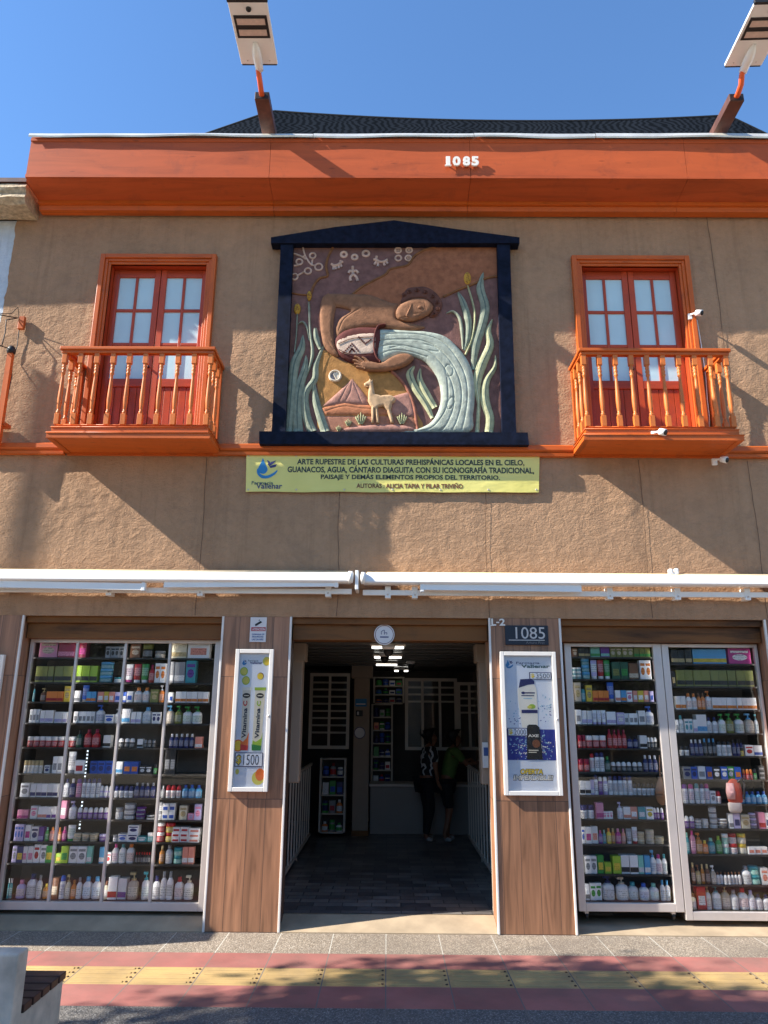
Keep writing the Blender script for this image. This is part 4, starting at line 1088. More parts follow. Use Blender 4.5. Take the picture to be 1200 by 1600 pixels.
b.add(v, f, 'vinyl'); b.box(c3[0]+.01, c2[0]-.01, YB+.003, YB+.006, c3[1]+.01, c0[1]-.01, 'vinyl'); b.build('sheet', BAN)
fl('ink_dark', (.02, .03, .03)); fl('ink_brown', (.17, .05, .02)); fl('logo_blue', (.02, .22, .55)); fl('logo_navy', (.03, .035, .16)); fl('logo_teal', (.03, .10, .12))
def btext(b, s, x0, x1, y0, y1, m, bold=.026, Y=YB-.003, **k):
    a = F(x0, y1, Y); c = F(x1, y0, Y); b.text(s, a[0], c[0], a[1], c[1], Y, m, bold, .002, **k)
b = MB()
btext(b, 'ARTE RUPESTRE DE LAS CULTURAS PREHISPÁNICAS LOCALES EN EL CIELO,', 464, 819, 716.5, 727, 'ink_dark')
btext(b, 'GUANACOS, AGUA, CÁNTARO DIAGUITA CON SU ICONOGRAFÍA TRADICIONAL,', 449, 834, 728.5, 739.5, 'ink_dark')
btext(b, 'PAISAJE Y DEMÁS ELEMENTOS PROPIOS DEL TERRITORIO.', 501, 781, 741, 750.5, 'ink_dark')
btext(b, 'AUTORAS : ALICIA TAPIA Y PILAR TRIVIÑO', 557, 723, 754.5, 762.5, 'ink_brown', .02)
b.build('lettering', BAN)
def logo(b, ox, oy, s, Y, mats=('logo_blue', 'logo_navy', 'logo_teal'), P=None):
    """drop, curved sweep and small bird; ox,oy in photo pixels (banner size when s=1)"""
    P = P or (lambda x, y: F(ox+x*s, oy+y*s, Y))
    drop = [(11, 0), (14, 8), (18, 16), (19, 20), (16, 25), (11, 27), (5, 25), (2, 20), (4, 14), (8, 7)]
    b.prism(catmull([P(*q) for q in drop], True, 3), Y, Y+.002, mats[0])
    b.stroke([P(*q) for q in ((1, 18), (3, 26), (10, 32), (20, 32), (30, 27), (36, 21))], [.004*s, .03*s, .04*s, .035*s, .03*s, .012*s], .002, mats[0], Y)
    for q in (((19, 10), (26, 6), (34, 4), (29, 9), (22, 14)), ((22, 14), (30, 11), (35, 10), (33, 15), (24, 17)), ((18, 3), (22, 5), (24, 8), (20, 9))): b.prism([P(*p) for p in q], Y, Y+.002, mats[1])
b = MB(); logo(b, 401, 716, .9, YB-.003)
btext(b, 'Farmacia', 393, 427, 752, 757, 'logo_teal', .01); btext(b, 'Vallenar', 400, 441, 755, 763.5, 'logo_navy', .015)
b.build('emblem', BAN)
b = MB()
for i in range(7):
    u = i/6
    for py in (712.5, 765):
        x, z = F(388+u*450, py, YB-.002); b.ring(x, z, .008, .006, .004, 'alu', YB-.001, 8)
b.build('eyelet', BAN)

# ================================================================== NUMBERS / SIGNS
HN = thing('house_number', 'white raised digits 1085 on the orange cornice', 'house number', (.7, -.5, 8.2))
Yh = -.548; MAT['num_white'] = M('white_plastic_digit', (.80, .80, .80), .4, .03)
xs_ = [(695.5, 705), (707.5, 719.5), (723.5, 734.5), (737, 748)]
for ch, (a, c) in zip('1085', xs_):
    b = MB(); p = F(a, 258.5, Yh); q = F(c, 244, Yh); b.text(ch, p[0]+(.012 if ch == '1' else 0), q[0]-(.012 if ch == '1' else 0), p[1], q[1], Yh, 'num_white', .045, .02)
    if ch == '1': b.box(p[0], q[0], Yh+.001, Yh+.02, p[1]-.001, p[1]+.014, 'num_white')
    b.box((p[0]+q[0])/2-.006, (p[0]+q[0])/2+.006, Yh+.0205, -.503, p[1]+.03, p[1]+.042, 'num_white')
    b.build('digit', HN)
LT = thing('unit_letters', 'small white letters L-2 at the top of the right pier', 'letters', (1.1, 0, 2.9))
b = MB(); Y = -.012
for ch, a, c, y0, y1 in (('L', 768, 775, 966.5, 977.5), ('-', 775.5, 780, 971.5, 973.5), ('2', 780.5, 789, 966.5, 977.5)):
    p = F(a, y1, Y); q = F(c, y0, Y); b.text(ch, p[0], q[0], p[1], q[1], Y, 'num_white', .03, .012)
p = F(767, 978, Y); b.box(p[0], p[0]+.03, Y+.001, Y+.012, p[1], p[1]+.01, 'num_white'); b.build('letter', LT)
PL = thing('number_plaque', 'dark plaque reading 1085 above the shampoo poster', 'sign', (1.4, 0, 2.8))
Y = -.012; b = MB(); p = F(790, 1007.5, Y); q = F(856, 977.5, Y); fl('plaque_navy', (.012, .015, .03), .35); fl('plaque_text', (.55, .55, .58)); fl('plaque_dim', (.16, .16, .18))
b.box(p[0], q[0], Y, .008, p[1], q[1], 'plaque_navy', .003); b.build('plate', PL)
b = MB(); Y = -.014
btext(b, '1085', 806, 851, 980, 998, 'plaque_text', 0, Y); p = F(795, 1000.6, Y); q = F(851, 999.8, Y); b.box(p[0], q[0], Y, Y+.0015, p[1], q[1], 'plaque_text')
btext(b, 'Arturo Prat', 822, 851, 1002, 1006, 'plaque_dim', 0, Y); b.build('lettering', PL)
WS = thing('warning_sign', 'small white camera warning sign with red band on the left pier', 'sign', (-1.3, 0, 2.8))
Y = -.006; fl('sign_white', (.70, .70, .76), .4); fl('sign_red', (.42, .03, .05)); fl('sign_black', (.02, .02, .02)); fl('sign_blue', (.06, .12, .35))
b = MB(); p = F(389.5, 1003, Y); q = F(417, 964.5, Y); b.box(p[0], q[0], Y, .008, p[1], q[1], 'sign_white', .002); b.build('plate', WS)
b = MB(); Y2 = Y-.0025
P = lambda x, y: F(330+x/5, 940+y/5, Y2)
b.prism([P(*q) for q in ((345, 175), (388, 150), (397, 163), (352, 190))], Y2, Y2+.002, 'sign_black'); b.prism([P(*q) for q in ((341, 180), (347, 172), (354, 188), (346, 192))], Y2, Y2+.002, 'sign_black')
b.prism([P(*q) for q in ((370, 150), (376, 140), (380, 140), (376, 152))], Y2, Y2+.002, 'sign_black'); b.build('camera_icon', WS)
b = MB(); b.prism([P(314, 200), P(426, 200), P(424, 230), P(312, 230)], Y2, Y2+.002, 'sign_red'); btext(b, 'ATENCIÓN', 394, 414, 980.5, 985, 'sign_white', .02, Y2-.0015)
btext(b, 'CÁMARAS DE', 393.5, 413, 989.5, 992, 'sign_blue', .02, Y2); btext(b, 'SEGURIDAD', 393.5, 411.5, 993.6, 996, 'sign_blue', .02, Y2); btext(b, 'LAS 24 HRS', 393.5, 411.5, 997.8, 1000.4, 'sign_blue', .02, Y2); b.build('lettering', WS)
RS = thing('round_sign', 'round white sign with dark red rim on the beam above the door', 'sign', (-.03, .09, 2.8))
Y = .085; cx, cz = F(600.5, 991.5, Y); b = MB(); b.disc(cx, cz, .107, .107, Y, Y+.012, 'sign_white', 36); b.build('disc', RS)
b = MB(); b.ring(cx, cz, .094, .006, .003, 'ink_brown', Y-.0005, 30); b.build('rim', RS)
b = MB(); Y2 = Y-.002; b.stroke([(cx-.03, cz+.0), (cx-.03, cz+.03), (cx, cz+.045), (cx, cz)], .006, .002, 'logo_navy', Y2); b.stroke([(cx, cz+.015), (cx+.025, cz+.02), (cx+.025, cz)], .006, .002, 'logo_navy', Y2)
b.box(cx-.045, cx+.045, Y2-.001, Y2+.001, cz-.032, cz-.020, 'logo_navy'); b.build('emblem', RS)

# ------------------------------------------------------------------ poster cases
MAT['poster_glass'] = glass('poster_glass', (.985, .985, .985))
def poster_case(px, label, art):
    (xtl, ytl), (xbr, ybr) = px
    p = F(xtl, ybr, -.03); q = F(xbr, ytl, -.03)
    t = thing('poster_case', label, 'poster', ((p[0]+q[0])/2, -.03, p[1]), 'framed posters on the piers')
    s = .042; b = MB(); x0, x1, z0, z1 = p[0], q[0], p[1], q[1]
    b.box(x0, x0+s, -.036, .010, z0, z1, 'trim_white', .005); b.box(x1-s, x1, -.036, .010, z0, z1, 'trim_white', .005)
    b.box(x0+s, x1-s, -.0355, .010, z1-s, z1, 'trim_white', .005); b.box(x0+s, x1-s, -.0355, .010, z0, z0+s, 'trim_white', .005); b.build('frame', t)
    a = MB(); art(a, x0+s, x1-s, z0+s, z1-s); a.build('poster', t)
    g = MB(); g.box(x0+s, x1-s, -.024, -.021, z0+s, z1-s, 'poster_glass'); g.build('pane', t)
    k = MB(); k.lathe([(.010, -.044), (.012, -.038), (.012, -.0365)], 'alu', 12, (x1-s*.5, 0, z0+(z1-z0)*.52), 'y'); k.build('lock', t)
    return t
g = NG('poster_pale_blue_print'); g.color(g.ramp(g.noise(sc=2.5, det=2), [(.3, (.68, .72, .82)), (.7, (.86, .86, .86))])); g.rough(.4); MAT['p_bg'] = g.m
for k, c in dict(p_white=(.78, .78, .76), p_cream=(.70, .68, .60), p_lime=(.32, .50, .05), p_green=(.03, .22, .05), p_orange=(.75, .17, .03), p_yellow=(.80, .60, .05), p_lemon=(.62, .60, .12), p_red=(.55, .03, .03), p_ink=(.015, .02, .05), p_blue=(.015, .03, .30), p_navy=(.015, .02, .13), p_sky=(.28, .52, .72), p_black=(.01, .01, .012), p_brown=(.20, .07, .03)).items(): fl(k, c, .4)
def art_common(x0, x1, z0, z1):
    W, H = x1-x0, z1-z0
    def P(u, v): return (x0+u*W, z1-v*H)
    return W, H, P
def ell(b, P, u, v, ru, rv, y, m, W, H, n=22): 
    c = P(u, v); b.disc(c[0], c[1], ru*W, rv*H, y, y+.001, m, n)
def rect(b, P, u0, u1, v0, v1, y, m):
    a = P(u0, v1); c = P(u1, v0); b.box(a[0], c[0], y, y+.001, a[1], c[1], m)
def ptext(b, P, s, u0, u1, v0, v1, y, m, bold=0, rot=0, **k):
    a = P(u0, v1); c = P(u1, v0); b.text(s, a[0], c[0], a[1], c[1], y, m, bold, .0008, rot, **k)
def art_vit(b, x0, x1, z0, z1):
    W, H, P = art_common(x0, x1, z0, z1); y = -.004
    b.box(x0, x1, y, .005, z0, z1, 'p_bg'); L = lambda k: y-.0013*k
    ell(b, P, .90, .06, .13, .035, L(1), 'p_lemon', W, H); ell(b, P, .92, .065, .09, .024, L(2), 'p_yellow', W, H)
    for u, v in ((.16, .14), (.24, .21)):
        ell(b, P, u, v, .13, .034, L(1), 'p_lime', W, H); ell(b, P, u, v, .105, .027, L(2), 'p_lemon', W, H)
    ell(b, P, .72, .175, .11, .027, L(1), 'p_brown', W, H); ell(b, P, .71, .178, .10, .024, L(2), 'p_yellow', W, H)
    logo(b, 0, 0, .5, L(1), ('logo_blue', 'logo_navy', 'logo_teal'), P=lambda x, yy: P(.10+x*.0035, .048+yy*.0011))
    ptext(b, P, 'Farmacia', .28, .62, .050, .062, L(1), 'logo_teal', .01); ptext(b, P, 'Vallenar', .34, .76, .064, .082, L(1), 'logo_navy', .02)
    for u0, u1, c1, c2, lid in ((.13, .42, 'p_orange', 'p_red', 'p_white'), (.55, .90, 'p_lime', 'p_green', 'p_lime')):
        k = -.03 if c1 == 'p_lime' else .02
        b.prism([P(u0+.02, .27), P(u1, .27), P(u1+k-.02, .735), P(u0+k+.03, .735)], L(1), L(1)+.001, 'p_cream')
        rect(b, P, u0, u1+.02, .262, .285, L(2), lid)
        b.prism([P(u0+k+.03, .735), P(u1+k-.02, .735), P(u1+k*.6, .60), P(u1-.06, .645), P(u0+.12, .672), P(u0+k*.5+.03, .66)], L(2), L(2)+.001, c1)
        b.prism([P(u0+k+.03, .735), P(u1+k-.02, .735), P(u1+k-.01, .70), P(u0+k+.02, .69)], L(3), L(3)+.001, c2)
        ell(b, P, (u0+u1)/2+.01, .325, .125, .019, L(2), 'p_black', W, H); rect(b, P, (u0+u1)/2-.07, (u0+u1)/2+.09, .322, .329, L(3), 'p_cream')
        ptext(b, P, 'Vitamina', (u0+u1)/2-.085+k*.4, (u0+u1)/2+.055+k*.4, .42, .645, L(2), 'p_ink', .03, math.pi/2)
        ptext(b, P, 'C', (u0+u1)/2-.085, (u0+u1)/2+.055, .365, .405, L(2), c2 if c1 == 'p_orange' else c1, .04, math.pi/2)
    ell(b, P, .10, .70, .17, .045, L(1), 'p_orange', W, H); ell(b, P, .10, .70, .14, .036, L(1)-.0005, 'p_yellow', W, H)
    a, c = P(.02, .855), P(.93, .75); rr = .02
    b.box(a[0], c[0], L(4), L(4)+.001, a[1], c[1], 'p_navy'); b.box(a[0]+.008, c[0]-.008, L(5), L(5)+.001, a[1]+.008, c[1]-.008, 'p_bg')
    ptext(b, P, '$', .06, .24, .765, .845, L(6), 'p_ink', .06); ptext(b, P, '$', .075, .225, .772, .838, L(7), 'p_yellow', .02)
    ptext(b, P, '1500', .30, .80, .765, .84, L(6), 'p_ink', -.01)
    ell(b, P, .80, .935, .20, .05, L(1), 'p_lemon', W, H); ell(b, P, .86, .91, .15, .045, L(2), 'p_orange', W, H); ell(b, P, .12, .89, .06, .02, L(1), 'p_lemon', W, H)
def splat(b, P, u, v, y, rs, seed, m, n=26):
    r = random.Random(seed)
    for i in range(n):
        a = r.uniform(0, 6.28); d = r.uniform(.1, 1)*rs; uu, vv = u+d*math.cos(a), v+d*.36*math.sin(a); L_ = r.uniform(.02, .10)*rs*2.2; t = a+r.uniform(-.5, .5)
        if not (0.03 < uu < .97 and 0.03 < uu+L_*math.cos(t) < .97): continue
        q = [P(uu, vv), P(uu+L_*.5*math.cos(t)+.01, vv+L_*.17*math.sin(t)), P(uu+L_*math.cos(t), vv+L_*.33*math.sin(t))]
        b.stroke(q, [.002, r.uniform(.004, .014), .001], .0012, m, y+.0008-r.random()*.0006)
def art_sham(b, x0, x1, z0, z1):
    W, H, P = art_common(x0, x1, z0, z1); y = -.004; L = lambda k: y-.0013*k
    b.box(x0, x1, y, .005, z0, z1, 'p_bg')
    logo(b, 0, 0, .5, L(1), ('logo_blue', 'logo_navy', 'logo_teal'), P=lambda x, yy: P(.04+x*.0042, .03+yy*.0018))
    ptext(b, P, 'Farmacia', .26, .75, .045, .062, L(1), 'logo_navy', .01); ptext(b, P, 'Vallenar', .36, .96, .066, .092, L(1), 'logo_teal', .03)
    splat(b, P, .25, .42, L(1), .3, 1, 'p_sky'); splat(b, P, .8, .40, L(1), .28, 2, 'p_sky'); splat(b, P, .8, .45, L(1), .2, 3, 'p_blue', 12); splat(b, P, .15, .5, L(1), .2, 4, 'p_blue', 10)
    # white bottle
    b.prism(catmull([P(*q) for q in ((.30, .23), (.27, .33), (.31, .47), (.36, .56), (.62, .56), (.66, .45), (.66, .33), (.62, .22))], True, 3), L(2), L(2)+.001, 'p_white')
    b.prism([P(*q) for q in ((.29, .245), (.33, .18), (.55, .175), (.62, .19), (.62, .215), (.48, .222))], L(3), L(3)+.001, 'p_navy')
    rect(b, P, .33, .66, .41, .435, L(3), 'p_navy'); ell(b, P, .38, .283, .04, .010, L(3), 'p_navy', W, H)
    for i, (u0, u1) in enumerate(((.34, .62), (.34, .60), (.38, .56))): rect(b, P, u0+.08*(i == 0), u1, .278+i*.022, .287+i*.020, L(3), 'p_navy' if i < 2 else 'p_sky')
    ell(b, P, .55, .385, .07, .018, L(3), 'p_lime', W, H); ell(b, P, .50, .39, .05, .012, L(4), 'p_lemon', W, H)
    # sea and black bottle
    rect(b, P, 0.0, 1.0, .555, .78, L(2)+.0006, 'p_blue'); 
    for s_ in range(3): splat(b, P, .25+.25*s_, .66, L(3), .32, 10+s_, 'p_sky', 40); splat(b, P, .25+.25*s_, .70, L(3)-.0004, .28, 20+s_, 'p_white', 26)
    b.prism([P(*q) for q in ((.40, .775), (.43, .53), (.47, .52), (.62, .52), (.68, .54), (.72, .775))], L(5), L(5)+.001, 'p_black')
    ptext(b, P, 'AXE', .44, .66, .592, .612, L(6), 'p_white', .03); ell(b, P, .60, .66, .08, .03, L(6), 'p_brown', W, H); rect(b, P, .44, .64, .705, .712, L(6), 'p_cream'); rect(b, P, .44, .60, .72, .726, L(6), 'p_cream')
    for u0, u1, v0, v1, s_ in ((.52, .985, .125, .18, '3500'), (.02, .44, .545, .605, '2000')):
        rect(b, P, u0, u1, v0, v1, L(5), 'p_navy'); rect(b, P, u0+.02, u1-.02, v0+.005, v1-.005, L(6), 'p_bg')
        ptext(b, P, '$', u0+.03, u0+.11, v0+.01, v1-.01, L(7), 'p_yellow', .03); ptext(b, P, s_, u0+.14, u1-.04, v0+.01, v1-.01, L(7), 'p_ink', -.01)
    ptext(b, P, 'OFERTA', .25, .72, .842, .885, L(1), 'p_ink', .07, shear=.15); ptext(b, P, 'OFERTA', .26, .71, .846, .881, L(2), 'p_yellow', .03, shear=.15)
    ptext(b, P, 'IMPERDIBLE!', .10, .92, .885, .928, L(1), 'p_ink', .07, shear=.15); ptext(b, P, 'IMPERDIBLE!', .11, .91, .889, .924, L(2), 'p_white', .03, shear=.15)
# corners: the photo shows the left case leaning a little; use mean of top and bottom edges
poster_case(((355.5, 1014.5), (428, 1237)), 'framed vitamin C poster with 1500 price on the left pier', art_vit)
poster_case(((788.5, 1018.5), (868, 1243)), 'framed blue shampoo poster reading OFERTA IMPERDIBLE on the right pier', art_sham)
def art_blank(b, x0, x1, z0, z1): b.box(x0, x1, -.004, .005, z0, z1, 'p_bg')
b0 = F(8, 1023, -.03)
poster_case(((-66, 1023), (7, 1190)), 'pale framed poster cut off at the left edge of the photo', art_blank)

# ================================================================== DISPLAY CABINETS
def cabinet(label, x0, x1, z0, z1, ups, shelves, Y, wheels=False, stile=(.06, .06)):
    t = thing('display_cabinet', label, 'display case', ((x0+x1)/2, Y, z0), 'glazed product cabinets')
    b = MB(); s0, s1 = stile; top, bot = .035, .075
    b.box(x0, x0+s0, Y, Y+.05, z0, z1, 'alu', .004); b.box(x1-s1, x1, Y, Y+.05, z0, z1, 'alu', .004)
    b.box(x0+s0, x1-s1, Y+.001, Y+.05, z1-top, z1, 'alu', .004); b.box(x0+s0, x1-s1, Y+.001, Y+.05, z0, z0+bot, 'alu', .004); b.build('frame', t)
    D = .42
    b = MB(); b.box(x0, x1, Y+D, Y+D+.02, z0, z1, 'cab_back'); b.box(x0, x0+.015, Y+.051, Y+D-.001, z0, z1, 'cab_back'); b.box(x1-.015, x1, Y+.051, Y+D-.001, z0, z1, 'cab_back')
    b.box(x0+.016, x1-.016, Y+.051, Y+D-.001, z1-.02, z1, 'cab_back'); b.box(x0+.016, x1-.016, Y+.051, Y+D-.001, z0, z0+bot-.03, 'alu'); b.build('carcass', t)
    for u in ups:
        b = MB(); b.box(u-.0135, u+.0135, Y+.002, Y+.04, z0+bot, z1-top, 'alu', .004); b.build('upright', t)
    for z in shelves:
        b = MB(); b.box(x0+.017, x1-.017, Y+.065, Y+D-.002, z-.016, z, 'shelf_dark'); b.build('shelf', t)
    b = MB(); b.box(x0+s0, x1-s1, Y+.024, Y+.030, z0+bot, z1-top, 'glass'); b.build('pane', t)
    for u in [x0+s0-.012, x1-s1+.012]+list(ups):  # added glow strips hidden behind the frame to brighten the products
        b = MB(); b.box(u-.005, u+.005, Y+.0505, Y+.053, z0+.12, z1-.06, 'added_led_fill'); b.build('added_led_fill', t)
    if wheels:
        for x in (x0+.08, x1-.1):
            b = MB(); b.lathe([(.028, -.012), (.03, -.006), (.03, .006), (.028, .012)], 'black', 16, (x, Y+.05, z0-.045), 'x'); o = b.build('caster', t)
            b = MB(); b.box(x-.018, x+.018, Y+.03, Y+.07, z0-.025, z0, 'alu'); b.build('fork', o)
    return t
ZL = [2.54, 2.284, 2.082, 1.869, 1.628, 1.372, 1.143, .937, .729, .529, .205]
ZA = [2.581, 2.353, 2.121, 1.893, 1.658, 1.428, 1.205, .978, .747, .473, .235]
ZBs = [2.519, 2.285, 2.049, 1.814, 1.591, 1.362, 1.13, .897, .661, .385, .158]
cabinet('wide four bay display cabinet full of toiletries in the left window', -3.79, -1.74, .125, 2.725, (-3.29, -2.775, -2.303), ZL, .2, stile=(.035, .085))
cabinet('rolling display cabinet on casters beside the right pier', 1.865, 2.885, .155, 2.718, (), ZA, .2, True, (.07, .085))
cabinet('fixed display cabinet at the far right of the photo', 2.892, 3.90, .085, 2.718, (), ZBs, .2, False, (.07, .03))

# ------------------------------------------------------------------ products
COL = dict(w=('white', (.88, .86, .84)), k=('black', (.02, .02, .022)), n=('navy', (.025, .03, .14)), b=('blue', (.03, .11, .50)), s=('sky blue', (.10, .38, .66)), t=('teal', (.05, .32, .36)),
           m=('mint', (.25, .62, .50)), g=('green', (.05, .34, .06)), l=('lime', (.36, .55, .04)), o=('orange', (.80, .24, .04)), y=('yellow', (.80, .58, .06)), r=('red', (.52, .02, .025)),
           c=('crimson', (.33, .01, .05)), p=('pink', (.76, .28, .42)), f=('magenta', (.55, .04, .25)), u=('purple', (.16, .045, .30)), v=('lavender', (.55, .48, .72)), d=('gold', (.55, .42, .20)),
           e=('beige', (.60, .50, .38)), h=('brown', (.20, .085, .04)), x=('grey', (.30, .30, .31)), a=('dark green', (.02, .09, .05)), i=('coral', (.78, .30, .22)), j=('olive', (.24, .25, .06)), q=('cream', (.68, .62, .46)), z=('amber', (.50, .20, .03)))
def unit(fn):
    b = MB(); fn(b); me = bpy.data.meshes.new('unit'); me.from_pydata(b.v, [], b.f)
    for m in b.mats: me.materials.append(MAT[m])
    me.polygons.foreach_set('use_smooth', b.smooth); me.update(); return me
ctr = (0, 0, 0)
A0, A1 = math.radians(205), math.radians(335)
SH = {
 'b': ('carton', lambda b: b.box(-.5, .5, -.5, .5, 0, 1, 'prod', .02), [('label', lambda b: b.box(-.37, .37, -.512, -.5005, .20, .60, 'label'), 1)]),
 'c': ('carton', lambda b: b.box(-.5, .5, -.5, .5, 0, 1, 'prod', .02), [('label', lambda b: b.box(-.497, .497, -.512, -.5005, .10, .36, 'label'), 1)]),
 'e': ('carton', lambda b: b.box(-.5, .5, -.5, .5, 0, 1, 'prod', .02), [('label', lambda b: (b.disc(0, .42, .34, .20, -.512, -.5005, 'label', 14), b.box(-.4, .4, -.511, -.5005, .70, .84, 'label')), 1)]),
 'o': ('bottle', lambda b: b.loft([(0, .44, .44), (.03, .5, .5), (.55, .5, .5), (.66, .46, .46), (.74, .30, .32), (.78, .22, .24)], 'prod', 16, power=.8), [('cap', lambda b: b.loft([(.781, .24, .26), (.97, .23, .25), (1, .2, .2)], 'prod', 14), 1), ('label', lambda b: b.loft([(.14, .508, .512), (.54, .508, .512)], 'label', 10, A0, A1, power=.8), 2)]),
 'm': ('pump_bottle', lambda b: b.loft([(0, .45, .45), (.03, .5, .5), (.50, .5, .5), (.60, .47, .47), (.67, .30, .32), (.70, .2, .22)], 'prod', 16, power=.8), [('pump', lambda b: (b.loft([(.701, .24, .26), (.77, .23, .25)], 'prod', 14), b.loft([(.771, .07, .08), (.90, .07, .08)], 'prod', 8), b.box(-.38, .16, -.16, .16, .90, 1.0, 'prod', .02)), 1), ('label', lambda b: b.loft([(.12, .508, .512), (.48, .508, .512)], 'label', 10, A0, A1, power=.8), 2)]),
 't': ('tube', lambda b: b.loft([(.15, .42, .42), (.19, .46, .46), (.5, .48, .34), (.9, .5, .10), (1, .5, .06)], 'prod', 16), [('cap', lambda b: b.loft([(0, .40, .40), (.149, .42, .42)], 'prod', 14), 1), ('label', lambda b: b.loft([(.36, .482, .405), (.5, .488, .352), (.8, .50, .185)], 'label', 10, A0, A1), 2)]),
 'j': ('jar', lambda b: b.loft([(0, .45, .45), (.05, .49, .49), (.58, .49, .49), (.62, .44, .44)], 'prod', 18), [('lid', lambda b: b.loft([(.621, .5, .5), (.95, .5, .5), (1, .46, .46)], 'prod', 18), 1), ('label', lambda b: b.loft([(.12, .5, .5), (.52, .5, .5)], 'label', 10, A0, A1), 2)]),
 's': ('spray_can', lambda b: b.loft([(0, .47, .47), (.02, .5, .5), (.70, .5, .5), (.76, .42, .42)], 'prod', 16), [('cap', lambda b: b.loft([(.761, .43, .43), (.93, .41, .41), (.98, .3, .3), (1, .1, .1)], 'prod', 14), 1), ('label', lambda b: b.loft([(.18, .508, .508), (.62, .508, .508)], 'label', 10, A0, A1), 2)]),
 'd': ('deodorant', lambda b: b.loft([(0, .40, .42), (.04, .44, .46), (.5, .5, .5), (.58, .46, .46)], 'prod', 16), [('cap', lambda b: b.loft([(.581, .47, .47), (.85, .42, .42), (.96, .3, .3), (1, .12, .12)], 'prod', 14), 1), ('label', lambda b: b.loft([(.12, .47, .48), (.44, .5, .51)], 'label', 10, A0, A1), 2)]),
}
UN = {k: (n, unit(f), [(cn, unit(cf), ci) for cn, cf, ci in ch]) for k, (n, f, ch) in SH.items()}
NOUN = dict(b='box', o='bottle', m='pump bottle', t='tube', j='jar', s='spray can', d='deodorant')
ORD = ['first', 'second', 'third', 'fourth', 'fifth', 'sixth', 'seventh', 'eighth', 'ninth', 'tenth', 'eleventh', 'twelfth']
PART2 = dict(b='label', o='cap', m='pump', t='cap', j='lid', s='cap', d='cap')
def hash_(t): return sum(ord(q)*(i+3) for i, q in enumerate(t)) % 3
def place_rows(rows, shelves, conv, where, Yp, xlim):
    for ri, (txt) in enumerate(rows):
        items = []
        for run in [r.strip() for r in txt.split(';') if r.strip()]:
            tk = run.split(); kind = tk[0][0]; stack = int(tk[0][1:]) if len(tk[0]) > 1 else 1
            n = int(tk[1]); x0, x1, top = map(float, tk[2:5]); c1 = tk[5]; c2 = tk[6] if len(tk) > 6 else 'w'
            base = conv(0, 0)[1]
            pa, pb = conv(x0, top), conv(x1, top)
            zs = shelves[ri]
            XA, ZT_ = F(*pa, Yp); XB, _ = F(*pb, Yp)
            XA = max(XA, xlim[0]); XB = min(XB, xlim[1])
            if XB-XA < .015: continue
            w_ = (XB-XA)/n; h_ = max(.03, ZT_-zs)
            for i in range(n):
                for k in range(stack): items.append((kind, c1, c2, XA+w_*(i+.5), w_*.95, zs+h_/stack*k, h_/stack*(.995 if stack > 1 else 1), stack, k))
        # descriptors
        grp = {}
        for it in items: grp.setdefault(it[:3], []).append(it)
        for (kind, c1, c2), L in grp.items():
            n1, n2 = COL[c1][0], COL[c2][0]
            if n1 == n2: d = f'{n1} {NOUN[kind]}'; d_s = d
            else: d = f'{n1} {NOUN[kind]} with {n2} {PART2[kind]}'
            L.sort(key=lambda q: (round(q[3], 3), q[5]))
            for i, it in enumerate(L):
                _, _, _, x, w_, z, h_, st, k = it
                pre = '' if len(L) == 1 else (f'{ORD[i]} ' if i < 12 else f'{i+1}th ')
                lab = f'{pre}{d}, {ORD[ri]} shelf, {where}'
                nm, me, chs = UN[{0: 'b', 1: 'c', 2: 'e'}[hash_(c1+c2+str(ri))] if kind == 'b' else kind]
                o = bpy.data.objects.new(nm, me); C.objects.link(o)
                dep = min(max(w_*1.0, .035), .085) if kind == 'b' else min(w_, .10)
                jit = random.uniform(-.008, .010)
                o.location = (x, Yp+dep/2+jit+.004, z); o.scale = (w_, dep, h_*random.uniform(.985, 1.0) if st == 1 else h_)
                if kind in 'bmo' and st == 1: o.rotation_euler.z = random.uniform(-.10, .10)*(.5 if kind == 'b' else 1)
                o.color = (*COL[c1][1], 1); tag(o, lab, NOUN[kind], f'{NOUN[kind]}s on the display shelves' if NOUN[kind] != 'box' else 'boxes on the display shelves')
                for cn, cm, ci in chs:
                    c = bpy.data.objects.new(cn, cm); C.objects.link(c); c.parent = o
                    if ci == 2 or kind == 'b':
                        lc = COL[c2][1] if kind == 'b' else (tuple(.72*a+.28*b_ for a, b_ in zip(COL[c1][1], COL['w'][1])) if c1 not in 'wqv' else tuple(.72*a+.28*b_ for a, b_ in zip(COL['w'][1], COL[c2][1])))
                        if kind == 'b' and c2 == c1: lc = tuple(a*.8+.02 for a in COL[c1][1])
                    else: lc = COL[c2][1]
                    c.color = (*lc, 1)
cv1 = lambda x, y: (x/3.4286, 940+y/3.4286)
cv2 = lambda x, y: (x/3.4286, 1180+y/3.4286)
cv3 = lambda x, y: (860+x/3.5294, 960+y/3.5294)
cv4 = lambda x, y: (860+x/3.5294, 1190+y/3.5294)
